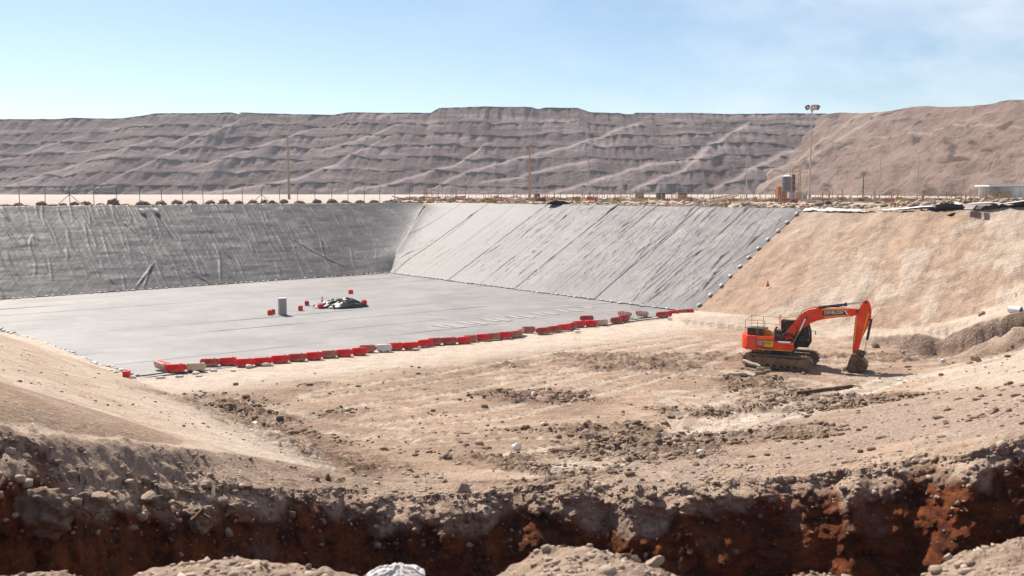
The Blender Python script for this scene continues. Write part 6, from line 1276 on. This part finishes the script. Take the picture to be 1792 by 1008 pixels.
def draped(px0, px1, y0, y1, mat, lb, name):
    n_a, n_b = 14, 10; P = []
    for i in range(n_b):
        for j in range(n_a):
            x = px0 + (px1 - px0) * j / (n_a - 1) + (n_b - i) * .6; y = y0 + (y1 - y0) * i / (n_b - 1); p_ = slope_pt(x, y, A0, dr, nr, RUNR) if False else UY(x, y, (cr_ + RUNR - .55 - i * .06) / (nr @ ray(x, y)[:2]) * ray(x, y)[1]); P.append(p_ + np.array([0, 0, .03 * math.sin(j * 1.9)]))
    me = quadmesh(name, np.array(P), n_b, n_a); o = link(name, me, mat, smooth=True); sm = o.modifiers.new('t', 'SOLIDIFY'); sm.thickness = .03; tag(o, lb, 'sheet')
draped(1686, 1702, 360.5, 366.5, M_galv, 'bright silver flap hanging below the black membrane', 'silver_flap'); draped(1706, 1716, 360.5, 366.5, M_bluepipe, 'dark grey flap hanging right of the silver one', 'grey_flap')
p = slope_pt(976, 358.5, A0, dr, nr, RUNR); o = crumple('torn_liner', p + np.array([0, 0, .12]), 1.6, .7, .45, M_membrane, 'torn piece of dark liner lying at the top of the back right slope', 'torn sheet', 71, -.8, 40, 1.6); o.rotation_euler = (-.2, 0, -.4)
for (x, y, a, b_, lb) in ((1668, 378, .9, .35, 'left dark scrap of membrane on the bare slope under the black membrane'), (1687, 379, .6, .3, 'right dark scrap of membrane on the bare slope under the black membrane')):
    p = slope_pt(x - 0, y, A0, dr, nr, RUNR); o = crumple('membrane_scrap', p + np.array([0, 0, .02]), a, b_, .25, M_membrane, lb, 'scrap', int(x), -.3, 26); o.rotation_euler = (.52, 0, -.9)

# ------------------------------------------------------------------ foreground details
p = U(345, 845, 4.6); z = gz(p[0], p[1]); b = MB(); b.prism([(-.30, -.02), (-.05, .08), (.20, .26), (.30, .34), (.27, .12), (.12, .0)], -.04, .05); b.prism([(.05, .05), (.12, .02), (.30, -.42), (.22, -.46)], .06, .13, poly2=[(.05, .02), (.12, .0), (.30, -.44), (.22, -.46)]); o = b.build('wood_splinter', M_rust); o.location = (p[0], p[1], z + .12); o.rotation_euler = (.3, -.35, .2); o.scale = (.6, 1, .5); tag(o, 'brown splintered piece of wood sticking up from the trench lip at the left', 'wood splinter')
def near_pt(px, py, Y=7.3):
    th = math.atan2(*UY(px, py, Y)[:2]); c = int(np.argmin(np.abs(GTH - th))); ks = np.arange(60, GNB); k = ks[int(np.argmax((GZ[ks, c] - CAMZ) / np.hypot(GX[ks, c], GY[ks, c])))]; return np.array([GX[k, c], GY[k, c], GZ[k, c]])
q = near_pt(690, 1004); q[2] = UY(690, 1000, q[1])[2] - .08
crumple('white_sheet_scrap', q, .27, .22, .12, M_whitesheet, 'crumpled white plastic scrap at the bottom edge between two mounds', 'plastic sheet', 83, .3, 60, 1.8)
for (px, py, w, lb, tn, m) in ((1146, 972, 32, 'tan pointed rock on the right shoulder of the central near mound', .5, M_rock), (1095, 972, 22, 'dark stone on top of the central near mound', .05, M_rock), (1660, 962, 18, 'pale stone at the left shoulder of the right near mound', .8, M_rock), (540, 981, 14, 'grey stone on top of the left near mound', .3, M_rock), (1112, 985, 22, 'grey stone beside the dark one on the central near mound', .2, M_rock)):
    q = near_pt(px, py); sc = w / 2 * q[1] / FPX; v, f = lump(30); me = rawmesh('rock', v * sc * np.array([1, .9, 1.0]), f); setattr_f(me, 'tone', np.full(len(v), tn)); o = link('rock', me, m); o.location = tuple(q + np.array([0, 0, sc * .45])); tag(o, lb, 'rock')
# pipe end lying in the excavation on the right and rubble beside it
p = U(1776, 553, 2.6); z = gz(p[0], p[1]); root = empty('concrete_pipe', (p[0], p[1], z + .15), .6, 'short white concrete pipe stub lying on the cut bank at the right edge', 'pipe'); b = MB(); b.cyl((0, -.4, 0), (0, .4, 0), .24, 16, cap=False); b.cyl((0, .4, 0), (0, -.4, 0), .19, 16, cap=False); b.build('shell', M_whitep, root, True); b = MB(); b.cyl((0, .3, 0), (0, .33, 0), .19, 14); b.build('plug', M_dgrey, root)
for (px, py, w, lb, tn) in ((1708, 598, 22, 'grey block, upper one of the rubble in the cut at the right', .4), (1714, 604, 16, 'grey block in the rubble, lower right', .5), (1702, 606, 16, 'dark block in the rubble, lower left', .1), (1532, 607, 14, 'dark brown block behind the bucket at the foot of the cut bank', .05), (1582, 605, 10, 'pale stone at the foot of the cut bank right of the bucket', .9), (1771, 604, 9, 'dark stone near the right edge of the cut', .1)):
    single_rock(px, py, .4, w, M_rock, lb, tn, .8)
# haze
b = MB(); b.box((0, 0, 34), (8400, 8400, 82)); hz = b.build('haze', None); hm = bpy.data.materials.new('thin_air_haze'); hm.use_nodes = True; t = hm.node_tree; t.nodes.clear(); oo = N(t, 'ShaderNodeOutputMaterial'); vv = N(t, 'ShaderNodeVolumePrincipled', Density=0.0002, Anisotropy=0.2); vv.inputs['Color'].default_value = (.88, .92, 1, 1); t.links.new(vv.outputs[0], oo.inputs['Volume']); hz.data.materials.append(hm); hz['kind'] = 'stuff'
